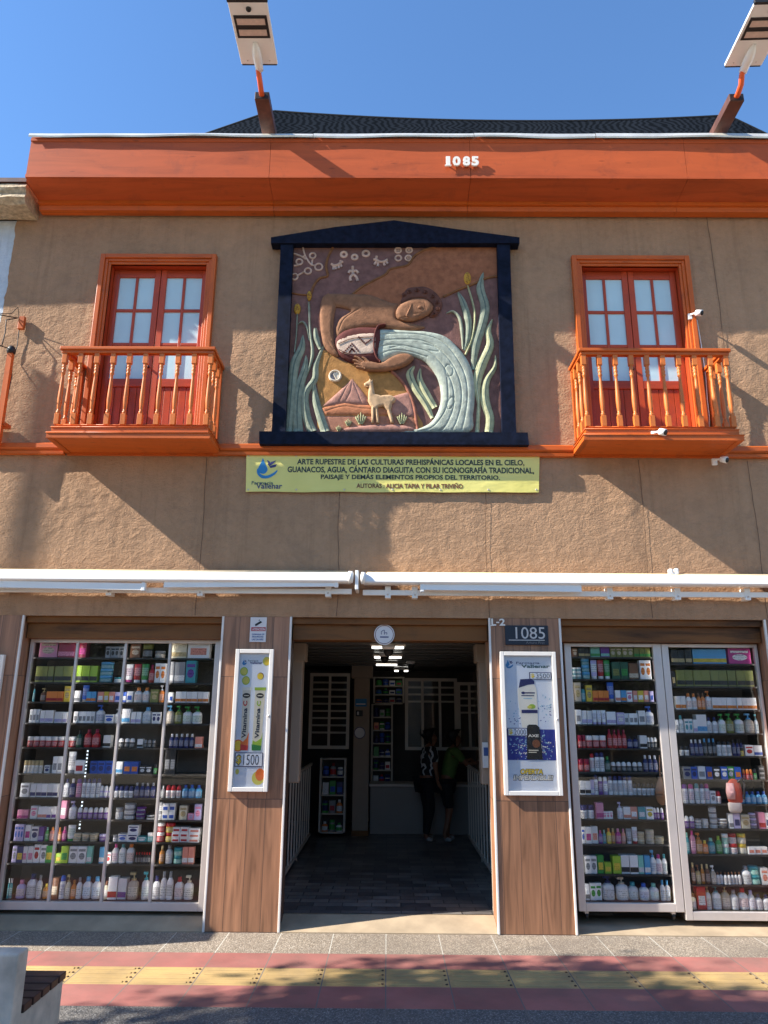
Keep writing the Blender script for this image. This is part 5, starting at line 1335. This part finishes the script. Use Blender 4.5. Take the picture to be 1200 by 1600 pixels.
RL1 = [
 "b 1 215 315 210 p e; b 1 317 410 212 c p; b 1 425 470 215 c f; b 4 570 665 240 x k; b 1 700 755 228 h e; j 1 760 820 225 k j; j 1 822 880 262 e x; b 1 912 1005 214 q d; b 1 1008 1130 212 w i",
 "b 3 160 290 345 j k; b 2 295 390 345 j k; b 3 400 525 342 l k; j3 1 532 604 322 t s; j 1 606 650 405 w t; t 1 670 712 334 w f; t 1 714 755 332 r w; t 1 757 797 332 g w; o 1 799 830 338 r c; b 2 834 892 330 w o; b 3 905 995 322 x w; b 1 998 1054 314 t u",
 "m 1 160 192 440 t k; m 1 215 246 462 h d; b 3 248 342 480 o r; b 1 345 380 452 y d; b 1 400 433 477 w x; t 1 440 476 446 b e; b 2 464 516 482 s o; b 1 522 556 482 i w; b 1 558 584 482 y w; b 1 586 613 482 i w; b 1 615 646 484 v b; b 1 655 678 484 b w; b 1 680 713 480 w b; o 2 718 804 458 w o; b 1 808 852 470 j d; m 1 855 882 446 o w; b 2 885 930 486 w b; b 6 942 1118 482 w o",
 "b 3 135 213 576 w x; b 3 216 290 582 w v; b 3 292 362 590 w v; b 5 398 510 588 w x; m 1 512 560 552 w b; b 1 562 612 604 w b; m 1 614 652 574 w x; b 1 655 700 574 w s; b 2 704 758 590 w v; o 1 762 814 564 w s; b 2 816 862 592 w n; m 1 884 934 554 e s; m 1 936 976 556 j g; m 2 978 1082 560 w g",
 "j 8 125 405 722 r w; o 1 410 442 690 a k; o 2 448 536 684 r c; b 1 555 597 716 w k; d 3 632 722 732 k w; b 1 734 766 736 w k; d 3 768 832 740 k x; o 5 905 1040 708 n w; b 1 1044 1084 724 i w"]
RL2 = [
 "j 5 100 230 28 w d; b 1 235 266 54 w n; b 2 286 340 6 w x; t 1 362 404 -18 w x; b 1 404 454 26 w r; b 3 486 606 30 b n; b 1 618 660 34 w s; b 2 662 744 34 b o; b 2 745 816 56 k w; d 1 820 842 46 g k; b 2 886 946 -30 k x",
 "b 1 110 161 150 w x; b 5 168 315 152 w n; o 1 336 373 128 w n; o 1 376 406 126 n w; s 1 408 438 126 p u; s 4 440 540 124 w n; d 3 532 602 164 v w; d 4 610 716 164 w n; o 4 718 832 148 n x; o 2 846 882 164 x w; d 3 886 970 160 w r; o 3 972 1082 160 s b",
 "b 2 60 152 292 p f; b 1 165 202 272 w p; b 2 204 252 276 w i; b 2 254 302 276 w u; b 1 326 360 242 p w; m 1 370 412 246 w v; d 6 414 580 280 u w; j 1 614 656 282 w x; j3 1 660 722 258 w x; j3 1 724 776 280 n u; j2 1 778 822 316 w k; j2 1 842 872 252 w x; b2 2 872 940 258 w b; b 1 960 1004 270 q d; b 1 1005 1040 312 p v; b 1 1042 1080 262 v p",
 "b 3 48 132 370 v b; b 1 135 166 374 w f; b 1 168 209 382 w n; b 1 211 240 384 u v; o 1 242 263 386 g m; o 1 265 292 386 i o; o 1 308 330 388 z o; o 1 332 356 384 f p; t 1 358 402 376 w g; j2 3 386 522 420 d q; j 1 526 562 425 u v; j 1 604 628 428 w x; b 1 630 682 422 w b; b2 1 684 744 376 w n; b 1 732 786 436 t w; j 1 788 818 416 t w; j2 1 838 882 362 r w; j2 1 884 936 364 y r; b3 2 922 1010 386 w r; b3 1 1010 1072 392 w i",
 "b 1 32 56 480 w g; b 1 60 92 486 v x; b 1 94 130 488 n y; b 2 122 182 488 w p; b 1 184 217 478 w r; b 1 219 254 482 w x; b 1 246 284 486 g y; b 1 298 329 526 l y; b 1 330 371 486 l g; b 2 372 466 488 w x; b 1 468 496 488 m w; b 1 534 562 492 s w; b 1 564 598 520 w r; o 1 600 636 474 w f; o 1 637 674 474 w t; o 1 676 720 474 w o; o 6 724 806 520 k r; o 1 855 882 486 z d; o 1 884 924 484 w x; j2 1 928 980 496 m t; b 2 980 1042 490 i w",
 "o 3 6 72 660 t w; o 1 86 134 670 v p; o 1 140 196 640 w n; o 1 198 228 645 w x; o 1 228 258 690 z y; b 1 272 318 655 h e; s 1 320 352 645 w b; m 1 353 382 642 q d; o 1 380 408 672 o z; o 1 408 438 658 w x; o 2 440 538 655 w s; o 1 554 582 676 q h; b 1 583 632 650 w r; b 1 634 682 660 w u; m 1 684 742 630 e d; m 1 760 802 626 w t; o 1 814 858 650 w n; o 2 860 930 625 w x; o 1 932 982 655 w r; m 1 984 1036 648 w q"]
place_rows(RL1, ZL[:5], cv1, 'left window', .285, (-3.74, -1.82))
place_rows(RL2, ZL[5:], cv2, 'left window', .285, (-3.74, -1.82))
RA1 = [
 "b 1 120 150 186 h e; b 2 152 218 182 k d; b 1 220 273 180 m g; b 1 275 325 180 u m; b 4 328 456 180 j e; b 3 458 570 182 j g",
 "j3 2 122 172 292 t w; j3 1 172 218 242 t s; t 1 222 258 250 v w; t 1 260 294 250 r w; t 1 296 331 250 g w; b 1 335 382 262 a j; b 1 384 428 262 a g; b 1 430 484 268 h e; b 2 488 560 252 w o; b 1 562 580 254 v w",
 "b 1 130 166 374 e d; m 1 167 193 380 t k; b 1 195 230 390 y d; b 3 232 322 420 o r; t 1 314 353 372 b e; b 1 357 386 418 w i; b 1 388 418 418 s o; b 1 420 451 420 w p; b 1 453 478 420 i w; b 1 480 514 420 y w; b 1 516 544 420 i w; b 1 546 576 422 v b; b 1 577 592 424 b w",
 "b 1 138 169 525 w x; b 2 172 228 530 w v; t 3 230 306 528 w v; b 1 308 360 536 w v; b 1 362 406 540 v w; b 3 408 481 545 w x; b 1 482 521 530 w x; m 1 522 571 506 w b; m 1 572 604 508 w t",
 "j 2 150 196 666 r c; j 3 196 310 668 r w; o 4 312 420 634 r c; o 2 424 486 672 n k; b 1 490 531 668 w k; d 3 532 612 678 k w"]
RA2 = [
 "j 2 155 216 -15 r c; s 1 218 244 -45 w r; s 2 245 298 -50 w n; o 1 302 332 -28 a g; d 6 335 510 2 k w; o 3 512 592 -35 n w",
 "b 2 160 221 106 w k; b 1 222 240 100 v w; s 1 240 264 72 w n; s 1 265 289 84 u w; s 1 290 317 84 v w; s 5 318 451 78 w n; d 6 454 602 120 w k",
 "j 2 165 246 240 w n; b 1 248 291 226 p f; b 3 291 346 275 w p; m 1 369 400 224 w v; b 1 401 441 250 w i; b 1 442 481 250 i w; b 1 482 523 250 t w; b 1 525 566 250 w y; d 3 568 642 255 u w",
 "b 1 170 189 360 w b; b 1 190 226 360 w f; b 1 228 262 358 w i; o 1 265 289 380 u f; o 1 290 309 378 t m; o 1 310 336 368 y o; o 1 337 358 370 z d; o 1 360 393 372 f p; o 1 394 416 372 i p; t 1 420 452 372 x w; t 1 452 483 362 w r; j3 1 484 522 390 d q; j4 1 527 576 378 e q; j2 1 580 632 415 d q; j2 1 636 658 410 b n",
 "b 2 188 256 520 w x; b 1 258 294 516 g y; b 1 300 338 556 l y; b 1 340 388 520 l y; b 2 388 482 516 w k; b 1 484 513 518 m w; b 1 515 547 518 s w; m 1 548 580 490 w s; o 1 581 616 512 w f; o 1 617 644 512 w t; o 1 648 674 515 w o",
 "b 1 190 215 675 w x; b 2 218 283 671 w g; m 1 287 356 634 w n; m 1 362 431 640 w e; o 1 432 491 670 w t; o 1 493 548 675 w b; o 1 550 603 675 w m; o 2 604 686 655 w s"]
place_rows(RA1, ZA[:5], cv3, 'rolling cabinet beside right pier', .285, (1.945, 2.795))
place_rows(RA2, ZA[5:], cv4, 'rolling cabinet beside right pier', .285, (1.945, 2.795))
RB1 = [
 "b 3 662 776 192 k d; b 1 780 970 190 s y; b 1 973 1116 186 f w; b 1 1118 1150 200 k d",
 "b 9 690 1132 306 j k; b 1 668 688 312 k d",
 "b 2 688 746 450 w o; o 2 748 806 434 w o; o 2 808 852 432 o h; m 1 855 889 420 w o; b 9 890 1142 458 w o; b 2 1144 1190 462 w o",
 "b 1 690 706 580 w x; o 1 707 738 556 w t; b 2 740 785 576 w t; b 1 786 808 580 w v; b 1 802 861 552 w s; o 2 862 924 568 w n; m 1 925 966 548 w g; m 1 967 1012 546 j g; m 1 1015 1069 546 w g; m 1 1071 1123 546 e s; m 1 1125 1168 550 w t",
 "d 2 714 766 726 w k; o 3 768 839 690 n w; o 3 841 916 684 k s; s 3 918 998 700 w k; o 3 1000 1064 690 n k; j 1 1046 1069 735 y k; b 1 1071 1119 720 w r; b 1 1121 1168 722 w b"]
RB2 = [
 "b 1 730 774 28 x n; b 1 775 809 28 b n; b 1 813 856 26 w x; b 1 858 892 28 b o; b 1 895 934 30 k w; b 1 937 974 28 b w; b 1 976 1013 26 g w; b 1 1015 1050 30 b o; d 3 1060 1116 42 r o; d 1 1117 1142 40 g k; b3 1 1146 1200 24 k x",
 "s 1 728 761 124 w u; s 1 762 793 124 w f; s 1 794 821 120 w t; s 1 822 848 122 w n; s 1 850 879 122 w f; b 1 880 911 162 w x; d 1 913 944 162 w r; o 5 1042 1200 165 s b",
 "d 2 740 796 300 u w; j3 1 800 838 318 w x; j3 1 840 876 318 q w; j4 1 878 922 248 w x; j3 1 928 980 318 k w; b 1 982 1006 286 w x; b 1 1008 1046 286 v n; b 1 1050 1098 292 q d; j3 1 1099 1141 286 n v; b 1 1143 1181 280 p r; b 1 1183 1225 284 w n",
 "o 1 744 766 392 t m; o 1 768 799 376 p f; m 1 800 838 394 z o; o 1 839 871 436 o y; o 1 872 913 424 t m; o 1 915 949 412 g l; j2 1 950 986 400 m w; j2 1 988 1034 398 w r; j2 1 1036 1083 398 q y; b 3 1090 1198 470 w i",
 "o 1 778 801 560 h d; m 1 803 829 570 d h; o 1 830 851 568 z d; o 1 853 880 568 h d; m 1 882 913 574 e w; o 7 915 1056 610 w h; o 1 1058 1109 578 w x; j2 1 1100 1158 580 m t; b 1 1160 1200 586 w i",
 "o 1 778 804 728 q h; b 1 805 856 690 r w; m 1 852 886 682 w d; m 1 895 945 686 w t; m 1 946 993 684 e d; o 1 995 1039 712 w x; o 1 1041 1096 700 w r; o 1 1092 1131 712 w v; o 2 1133 1215 735 w n"]
place_rows(RB1, ZBs[:5], cv3, 'far right cabinet', .285, (2.975, 3.865))
place_rows(RB2, ZBs[5:], cv4, 'far right cabinet', .285, (2.975, 3.865))

x, z1_ = F(137, 1172, .30); _, z0_ = F(131, 1296, .30)
t = thing('led_strip', 'lit vertical strip of small LEDs inside the left window cabinet', 'led strip', (x, .31, z0_))
b = MB(); b.box(x-.012, x+.012, .306, .312, z0_, z1_, 'cab_back'); b.build('backing', t)
b = MB()
for k in range(22): zz = z0_+.01+(z1_-z0_-.02)*k/21; b.box(x-.007, x+.007, .3025, .3055, zz-.007, zz+.007, 'diode')
b.build('diode_row', t)

# reflections of street bags in the glass, built as solids behind it
def bag(px, top, mid, bot, w_, m1, m2, label, pack, Y=.255):
    x, zt = F(px, top, Y); _, zm = F(px, mid, Y); _, zb = F(px, bot, Y)
    t = thing('reflected_bag', label, 'bag', (x, Y, zb)); H = zm-zb; b = MB()
    if pack:
        b.loft([(H*.30, w_*.40, .016), (H*.36, w_*.47, .022), (H*.60, w_*.50, .024), (H*.85, w_*.42, .020), (H*.96, w_*.25, .012), (H, w_*.10, .006)], m1, 16, c=(x, Y, zb), power=.75); b.build('pouch', t)
        b = MB(); b.loft([(H*.40, w_*.24, .026), (H*.62, w_*.30, .029), (H*.88, w_*.22, .023)], m2, 14, c=(x-w_*.24, Y-.003, zb), power=.8); b.build('panel', t)
        b = MB(); b.loft([(0, w_*.32, .014), (H*.08, w_*.42, .022), (H*.27, w_*.44, .024), (H*.31, w_*.38, .014)], 'bag_pale', 16, c=(x-.01, Y, zb), power=.75); b.build('pocket', t)
        b = MB(); b.tube([(x+w_*.2, Y-.02, zm-.03), (x+w_*.5, Y-.02, zm+.01), (x+w_*.62, Y-.02, zm-.05), (x+w_*.5, Y-.02, zb+H*.4)], .010, 'bag_dark', 6); b.tube([(x, Y, zm-.01), (x+.01, Y, zt)], .005, 'bag_dark', 6); b.build('strap', t)
    else:
        b.loft([(0, w_*.10, .010), (H*.10, w_*.34, .020), (H*.30, w_*.46, .026), (H*.40, w_*.47, .026)], m2, 14, c=(x, Y, zb), power=.8); b.build('base', t)
        b = MB(); b.loft([(H*.401, w_*.47, .025), (H*.55, w_*.44, .024), (H*.80, w_*.27, .018), (H*.93, w_*.13, .012), (H, w_*.18, .014)], m1, 14, c=(x, Y, zb), power=.8); b.build('pouch', t)
        b = MB(); b.tube([(x, Y, zm-.02), (x+.006, Y, (zm+zt)/2), (x+.014, Y, zt)], .006, m1, 6); b.build('strap', t)
fl('bag_tan', (.45, .25, .16)); fl('bag_rust', (.28, .12, .05)); fl('bag_pink', (.75, .45, .48)); fl('bag_red', (.62, .10, .06)); fl('bag_pale', (.62, .55, .56)); fl('bag_dark', (.05, .05, .06))
bag(1028, 1180, 1214, 1258, .13, 'bag_tan', 'bag_rust', 'reflection of a tan and rust drawstring bag, built right in the rolling cabinet', False)
bag(1144, 1205, 1217, 1270, .16, 'bag_red', 'bag_pink', 'reflection of a pink and red backpack, built before the far right shelves', True)

# ------------------------------------------------------------------ interior shelves with stock
def wall_shelf(px, Y, n, label, seed, dark=False):
    x0, x1, z0, z1 = rectF(*px, Y); t = thing('shelf_unit', label, 'shelf', ((x0+x1)/2, Y, z0))
    b = MB(); b.box(x0, x0+.03, Y, Y+.3, z0, z1, 'grey_frame'); b.box(x1-.03, x1, Y, Y+.3, z0, z1, 'grey_frame'); b.box(x0+.03, x1-.03, Y+.28, Y+.3, z0, z1, 'cab_back'); b.build('frame', t)
    r = random.Random(seed)
    for k in range(n+1):
        z = z0+(z1-z0)*k/n; b = MB(); b.box(x0+.031, x1-.031, Y+.004, Y+.279, z-.02, z, 'grey_frame'); b.build('shelf', t)
        if k == n: continue
        h = (z1-z0)/n; m = max(3, int((x1-x0-.08)/.10)); cnt = {}
        for i in range(m):
            kind = r.choice('bobsj'); c1 = r.choice('wwwsbrgxno'); c2 = r.choice('wbrgn'); nm, me, chs = UN[kind]
            o = bpy.data.objects.new(nm, me); C.objects.link(o); w_ = (x1-x0-.08)/m
            o.location = (x0+.04+w_*(i+.5), Y+.07, z); o.scale = (w_*.85, w_*.7, h*r.uniform(.45, .75)); o.color = (*COL[c1][1], 1)
            tag(o, f'{ORD[i]} item from the left, {COL[c1][0]} {NOUN[kind]}, {ORD[n-1-k]} shelf, {seed_name[seed]}', NOUN[kind], 'stock on the inner shelves')
            for cn, cm, ci in chs:
                c = bpy.data.objects.new(cn, cm); C.objects.link(c); c.parent = o; c.color = (*COL[c2][1], 1)
seed_name = {1: 'low unit inside left', 2: 'unit behind counter', 3: 'high rack inside back'}
wall_shelf((497, 1185, 541, 1300), 4.85, 4, 'low white shelf unit under the glazed partition inside the shop', 1)
wall_shelf((579, 1100, 614, 1224), 5.75, 6, 'tall narrow shelf unit of boxes behind the counter', 2)
wall_shelf((583, 1058, 632, 1098), 6.0, 3, 'high white rack with blue packs at the back of the shop', 3)
# column notices
t = thing('wall_notice', 'small blue notice on the beige column inside the shop', 'notice', (-.5, 4.98, 1.9)); a, c = F(555, 1104, 4.985), F(573, 1092, 4.985)
b = MB(); b.box(a[0], c[0], 4.985, 4.998, a[1], c[1], 'logo_blue'); b.build('sheet', t); b = MB(); b.box(a[0]+.02, c[0]-.02, 4.982, 4.9845, a[1]+.03, a[1]+.05, 'sign_white'); b.build('lettering', t)
t = thing('intercom_box', 'small black box on the beige column under the blue notice', 'intercom', (-.5, 4.97, 1.7)); a, c = F(556, 1119, 4.97), F(567, 1110, 4.97)
b = MB(); b.box(a[0], c[0], 4.965, 4.998, a[1], c[1], 'black', .005); b.build('casing', t); b = MB(); b.box(a[0]+.02, a[0]+.05, 4.960, 4.9645, a[1]+.02, c[1]-.02, 'sign_white'); b.build('screen', t)
t = thing('round_notice', 'round white notice with dark rim on the beige column', 'notice', (-.5, 4.97, 1.3)); cx, cz = F(562, 1145, 4.98)
b = MB(); b.disc(cx, cz, .095, .095, 4.985, 4.998, 'sign_white', 28); b.build('disc', t); b = MB(); b.ring(cx, cz, .088, .012, .003, 'logo_navy', 4.9845, 24); b.build('rim', t)
t = thing('wall_panel', 'white panel with a blue sticker at the right side of the entrance', 'panel', (1.35, .8, 1.2)); a, c = F(755, 1200, .75), F(770, 1160, .75)
b = MB(); b.box(a[0], c[0]+.03, .75, .80, a[1], c[1], 'white_paint', .004); b.build('board', t); a, c = F(755.5, 1181, .745), F(768, 1168, .745); b = MB(); b.box(a[0]+.003, c[0], .745, .7495, a[1], c[1], 'sign_blue'); b.build('sticker', t)

# ================================================================== PEOPLE
def skin_mesh(verts, edges, m, sub=2):
    """verts: dict name->(co, radius); first is root"""
    names = list(verts); me = bpy.data.meshes.new('s'); me.from_pydata([verts[k][0] for k in names], [(names.index(a), names.index(b_)) for a, b_ in edges], [])
    ob = bpy.data.objects.new('s', me); C.objects.link(ob); ob.modifiers.new('k', 'SKIN'); md = ob.modifiers.new('u', 'SUBSURF'); md.levels = sub; md.render_levels = sub
    for i, k in enumerate(names):
        r_ = verts[k][1]; me.skin_vertices[0].data[i].radius = r_ if isinstance(r_, tuple) else (r_, r_)
    me.skin_vertices[0].data[0].use_root = True
    dg = bpy.context.evaluated_depsgraph_get(); e = bpy.data.meshes.new_from_object(ob.evaluated_get(dg))
    v = [q.co[:] for q in e.vertices]; f = [list(p.vertices) for p in e.polygons]
    bpy.data.objects.remove(ob); bpy.data.meshes.remove(e)
    b = MB(); b.add(v, f, m, True); return b
g = NG('black_shirt_with_white_strokes'); wv = g.n('ShaderNodeTexWave'); wv.inputs['Scale'].default_value = 2.2; wv.inputs['Distortion'].default_value = 8; wv.inputs['Detail'].default_value = 1.5; wv.inputs['Detail Scale'].default_value = 1.2
g.l(g.coord((1.4, 1.4, 2.6)), wv.inputs['Vector']); g.color(g.ramp(wv.outputs[0], [(.80, (.012, .012, .014)), (.86, (.55, .55, .55))])); g.rough(.85); MAT['shirt'] = g.m
def person(ox, oy, H, face, lean, shirt_m, label, short, hair_r, reach):
    """face: heading angle (0 = +X); lean: forward lean in metres at the shoulders"""
    k = H/1.70; cf, sf = math.cos(face), math.sin(face); z0 = .092
    def p(fw, lt, z): return (ox+(fw*cf-lt*sf)*k, oy+(fw*sf+lt*cf)*k, z0+z*k)
    L = lean; t = thing('person', label, 'person', (ox, oy, z0))
    V = {'pel': (p(-.02, 0, .92), .13*k), 'wa': (p(L*.3, 0, 1.08), (.15*k, .11*k)), 'ch': (p(L*.75, 0, 1.28), (.165*k, .12*k)), 'nk0': (p(L, 0, 1.42), .075*k), 'nk': (p(L+.02, 0, 1.48), .052*k),
         'jaw': (p(L+.06, 0, 1.53), .062*k), 'hd': (p(L+.05, 0, 1.605), (.078*k, .092*k)), 'top': (p(L+.03, 0, 1.66), .06*k), 'nose': (p(L+.145, 0, 1.575), .012*k)}
    E_ = [('pel', 'wa'), ('wa', 'ch'), ('ch', 'nk0'), ('nk0', 'nk'), ('nk', 'jaw'), ('jaw', 'hd'), ('hd', 'top'), ('hd', 'nose')]
    arms = {}
    for s, n_ in ((1, 'l'), (-1, 'r')):
        f_el, f_wr, z_el, z_wr = reach[n_]
        sh = p(L*.95, s*.19, 1.39); el = p(L+f_el, s*.24, z_el); wr = p(L+f_wr, s*.22, z_wr); hn = p(L+f_wr+.05, s*.20, z_wr-.06)
        V['ear'+n_] = (p(L+.03, s*.088, 1.585), .014*k); E_.append(('hd', 'ear'+n_))
        V['sh'+n_] = (sh, .06*k); V['el'+n_] = (el, .040*k); V['wr'+n_] = (wr, .027*k); V['hn'+n_] = (hn, (.036*k, .02*k))
        E_ += [('nk0', 'sh'+n_), ('sh'+n_, 'el'+n_), ('el'+n_, 'wr'+n_), ('wr'+n_, 'hn'+n_)]
        d = (Vector(hn)-Vector(wr)).normalized(); lat = Vector((-sf, cf, 0))
        for q in range(4):
            a = Vector(hn)+lat*(.022-.0145*q)*k; ln = (.065, .075, .07, .055)[q]*k
            V[f'f{q}a{n_}'] = (tuple(a+d*ln*.5), .009*k); V[f'f{q}b{n_}'] = (tuple(a+d*ln+Vector((0, 0, -.012*k))), .007*k); E_ += [('hn'+n_, f'f{q}a{n_}'), (f'f{q}a{n_}', f'f{q}b{n_}')]
        V['th'+n_] = (tuple(Vector(hn)+Vector((cf, sf, 0))*.035*k), .010*k); E_.append(('hn'+n_, 'th'+n_))
        hp = p(-.02, s*.09, .88); kn = p(.03+(.03 if s > 0 else 0), s*.10, .49); an = p(-.02+(.05*s), s*.10, .08); ft = p(.11+.05*s, s*.115, .035)
        V['hp'+n_] = (hp, .095*k); V['kn'+n_] = (kn, .058*k); V['an'+n_] = (an, .038*k); V['ft'+n_] = (ft, (.042*k, .03*k)); E_ += [('pel', 'hp'+n_), ('hp'+n_, 'kn'+n_), ('kn'+n_, 'an'+n_), ('an'+n_, 'ft'+n_)]
    body = skin_mesh(V, E_, 'skin_tan'); body.build('body', t)
    # shirt: torso plus sleeves, a little fuller than the body
    S = {'wa0': (p(L*.15, 0, .93), (.175*k, .135*k)), 'wa': (p(L*.35, 0, 1.10), (.175*k, .135*k)), 'ch': (p(L*.75, 0, 1.28), (.185*k, .14*k)), 'nk0': (p(L, 0, 1.40), .09*k)}
    se = [('wa0', 'wa'), ('wa', 'ch'), ('ch', 'nk0')]
    for n_ in 'lr':
        a, e = Vector(V['sh'+n_][0]), Vector(V['el'+n_][0]); S['sh'+n_] = (tuple(a), .078*k); S['sl'+n_] = (tuple(a+(e-a)*.75), .062*k); se += [('nk0', 'sh'+n_), ('sh'+n_, 'sl'+n_)]
    skin_mesh(S, se, shirt_m).build('shirt', t)
    T = {'pel': (p(-.02, 0, .93), (.155*k, .135*k))}; te = []
    for n_ in 'lr':
        T['hp'+n_] = (V['hp'+n_][0], .108*k); a, e = Vector(V['kn'+n_][0]), Vector(V['an'+n_][0]); T['kn'+n_] = (tuple(a), .078*k); te += [('pel', 'hp'+n_), ('hp'+n_, 'kn'+n_)]
        if not short: T['an'+n_] = (tuple(a+(e-a)*.95), .06*k); te.append(('kn'+n_, 'an'+n_))
    skin_mesh(T, te, 'dark_cloth').build('trousers' if not short else 'shorts', t)
    Hh = {'a': (p(L+.02, 0, 1.63), (.098*k*hair_r, .098*k*hair_r)), 'b': (p(L+.01, 0, 1.68), .075*k*hair_r), 'c': (p(L-.04, 0, 1.58), .075*k*hair_r)}
    skin_mesh(Hh, [('a', 'b'), ('a', 'c')], 'hair').build('hair', t)
    for n_ in 'lr':
        a, f_ = Vector(V['an'+n_][0]), Vector(V['ft'+n_][0])
        SHO = {'a': (tuple(a+(0, 0, -.03) if False else a+Vector((0, 0, -.025*k))), .048*k), 'b': (tuple(f_), (.05*k, .036*k))}
        skin_mesh(SHO, [('a', 'b')], 'grey_shoe').build('shoe', t)
    b = MB()
    for s in (1, -1):
        e = Vector(p(L+.135, s*.032, 1.605)); b.loft([(-.006*k, .004*k, .006*k), (0, .008*k, .011*k), (.006*k, .004*k, .006*k)], 'black', 8, c=tuple(e))
    b.build('eye', t)
    b = MB(); q0, q1 = Vector(p(L+.128, .022, 1.535)), Vector(p(L+.128, -.022, 1.535)); b.tube([q0, (q0+q1)/2+Vector((cf, sf, 0))*.008, q1], .005, 'bag_rust', 6); b.build('mouth', t)
gx = F(680, 1312, 4.55)[0]
person(.62, 4.55, 1.62, math.radians(20), .06, 'shirt', 'person in black shirt with white strokes standing by the counter', False, 1.0, dict(l=(.02, .10, 1.13, .90), r=(.0, .06, 1.13, .88)))
person(.93, 4.55, 1.60, math.radians(10), .14, 'green_tee', 'person in green t-shirt and dark shorts leaning over the railing', True, 1.12, dict(l=(.16, .36, 1.20, 1.26), r=(.16, .36, 1.20, 1.24)))

# ================================================================== BENCH
BN = thing('park_bench', 'concrete bench with dark wooden slats at the lower left corner', 'bench', (-2.5, -2.75, 0))
b = MB(); b.box(-3.6, -2.01, -3.16, -3.03, -.01, .71, 'bench_concrete', .012); b.build('back_slab', BN)
b = MB(); b.prism([(-2.16, -.01), (-2.02, -.01), (-2.02, .375), (-2.16, .375)], -3.028, -2.47, 'bench_concrete'); b.build('side_support', BN)
for k in range(5):
    b = MB(); y = -3.02+k*.115; b.box(-3.55, -2.005, y, y+.098, .377, .42, 'bench_wood', .005); b.build('slat', BN)

# ================================================================== OUT OF FRAME: tree, added shadow pole, opposite side
def tree(x, y, zc, R, name, label, n, seed, trunk_h=2.6):
    r = random.Random(seed); t = thing(name, label, 'tree', (x, y, -.02), 'street trees')
    b = MB(); b.tube([(x, y, -.05), (x+.05, y, trunk_h*.5), (x, y+.05, trunk_h)], [.16, .13, .10], 'bark', 10)
    for k in range(7):
        a = k*.9; e = (x+math.cos(a)*R*.7, y+math.sin(a)*R*.7, zc+r.uniform(-.3, .6)*R); b.tube([(x, y+.05, trunk_h), ((x+e[0])/2, (y+e[1])/2, (trunk_h+e[2])/2+.15), e], [.07, .045, .015], 'bark', 7)
    b.build('trunk', t)
    v = []; f = []
    cl = []
    while len(cl) < 90:
        c = (r.uniform(-1, 1), r.uniform(-1, 1), r.uniform(-1, 1))
        if sum(q*q for q in c) < 1: cl.append((*c, r.uniform(.10, .20)))
    for i in range(n):
        c = r.choice(cl); q = Vector([(x, y, zc)[j]+R*(c[j]+max(-2, min(2, r.gauss(0, 1)))*c[3]) for j in range(3)])
        d = Vector((r.gauss(0, 1), r.gauss(0, 1), r.gauss(0, 1))).normalized(); e = d.orthogonal(); s = r.uniform(.05, .10)
        k = len(v); v += [q-d*s, q+e*s*.45, q+d*s, q-e*s*.45]; f.append((k, k+1, k+2, k+3))
    b = MB(); b.add(v, f, 'leaf'); b.build('crown', t)
tree(-8.7, -5.55, 7.2, 2.1, 'street_tree', 'leafy street tree beside the bench, left of the photo', 30000, 1, 4.4)
tree(6.4, -13.6, 3.7, 2.0, 'street_tree', 'leafy street tree across the road, opposite the right window', 6000, 2)
tree(-7.2, -16.2, 4.8, 2.6, 'street_tree', 'leafy street tree across the road, opposite the left window', 6000, 3)
UP = thing('added_shadow_pole', 'unseen slim grey steel pole added left of the pharmacy for its shadow', 'pole', (-9.8, -1.4, 0))  # unseen pole, added so that its shadow falls on the left wall
b = MB(); b.tube([(-9.8, -1.4, -.01), (-9.8, -1.4, 10.2)], [.055, .045], 'alu', 12); b.build('shaft', UP)
b = MB(); b.lathe([(.12, -.01), (.12, .03), (.07, .05), (.07, .25), (.056, .27)], 'alu', 12, (-9.8, -1.4, 0)); b.build('base_plate', UP)
b = MB(); b.lathe([(.05, 10.2), (.05, 10.24), (.02, 10.27)], 'black', 12, (-9.8, -1.4, 0)); b.build('cap', UP)
OB = thing('opposite_building', 'low grey commercial building across the road', 'building', (0, -19, 0))
b = MB(); b.box(-30, 30, -26, -19, -.02, 4.6, 'kerb'); b.build('wall', OB)
for k in range(12):
    b = MB(); x = -27+k*4.8; b.box(x, x+2.6, -18.99, -18.93, .3, 2.8, 'cab_back'); b.build('window', OB)
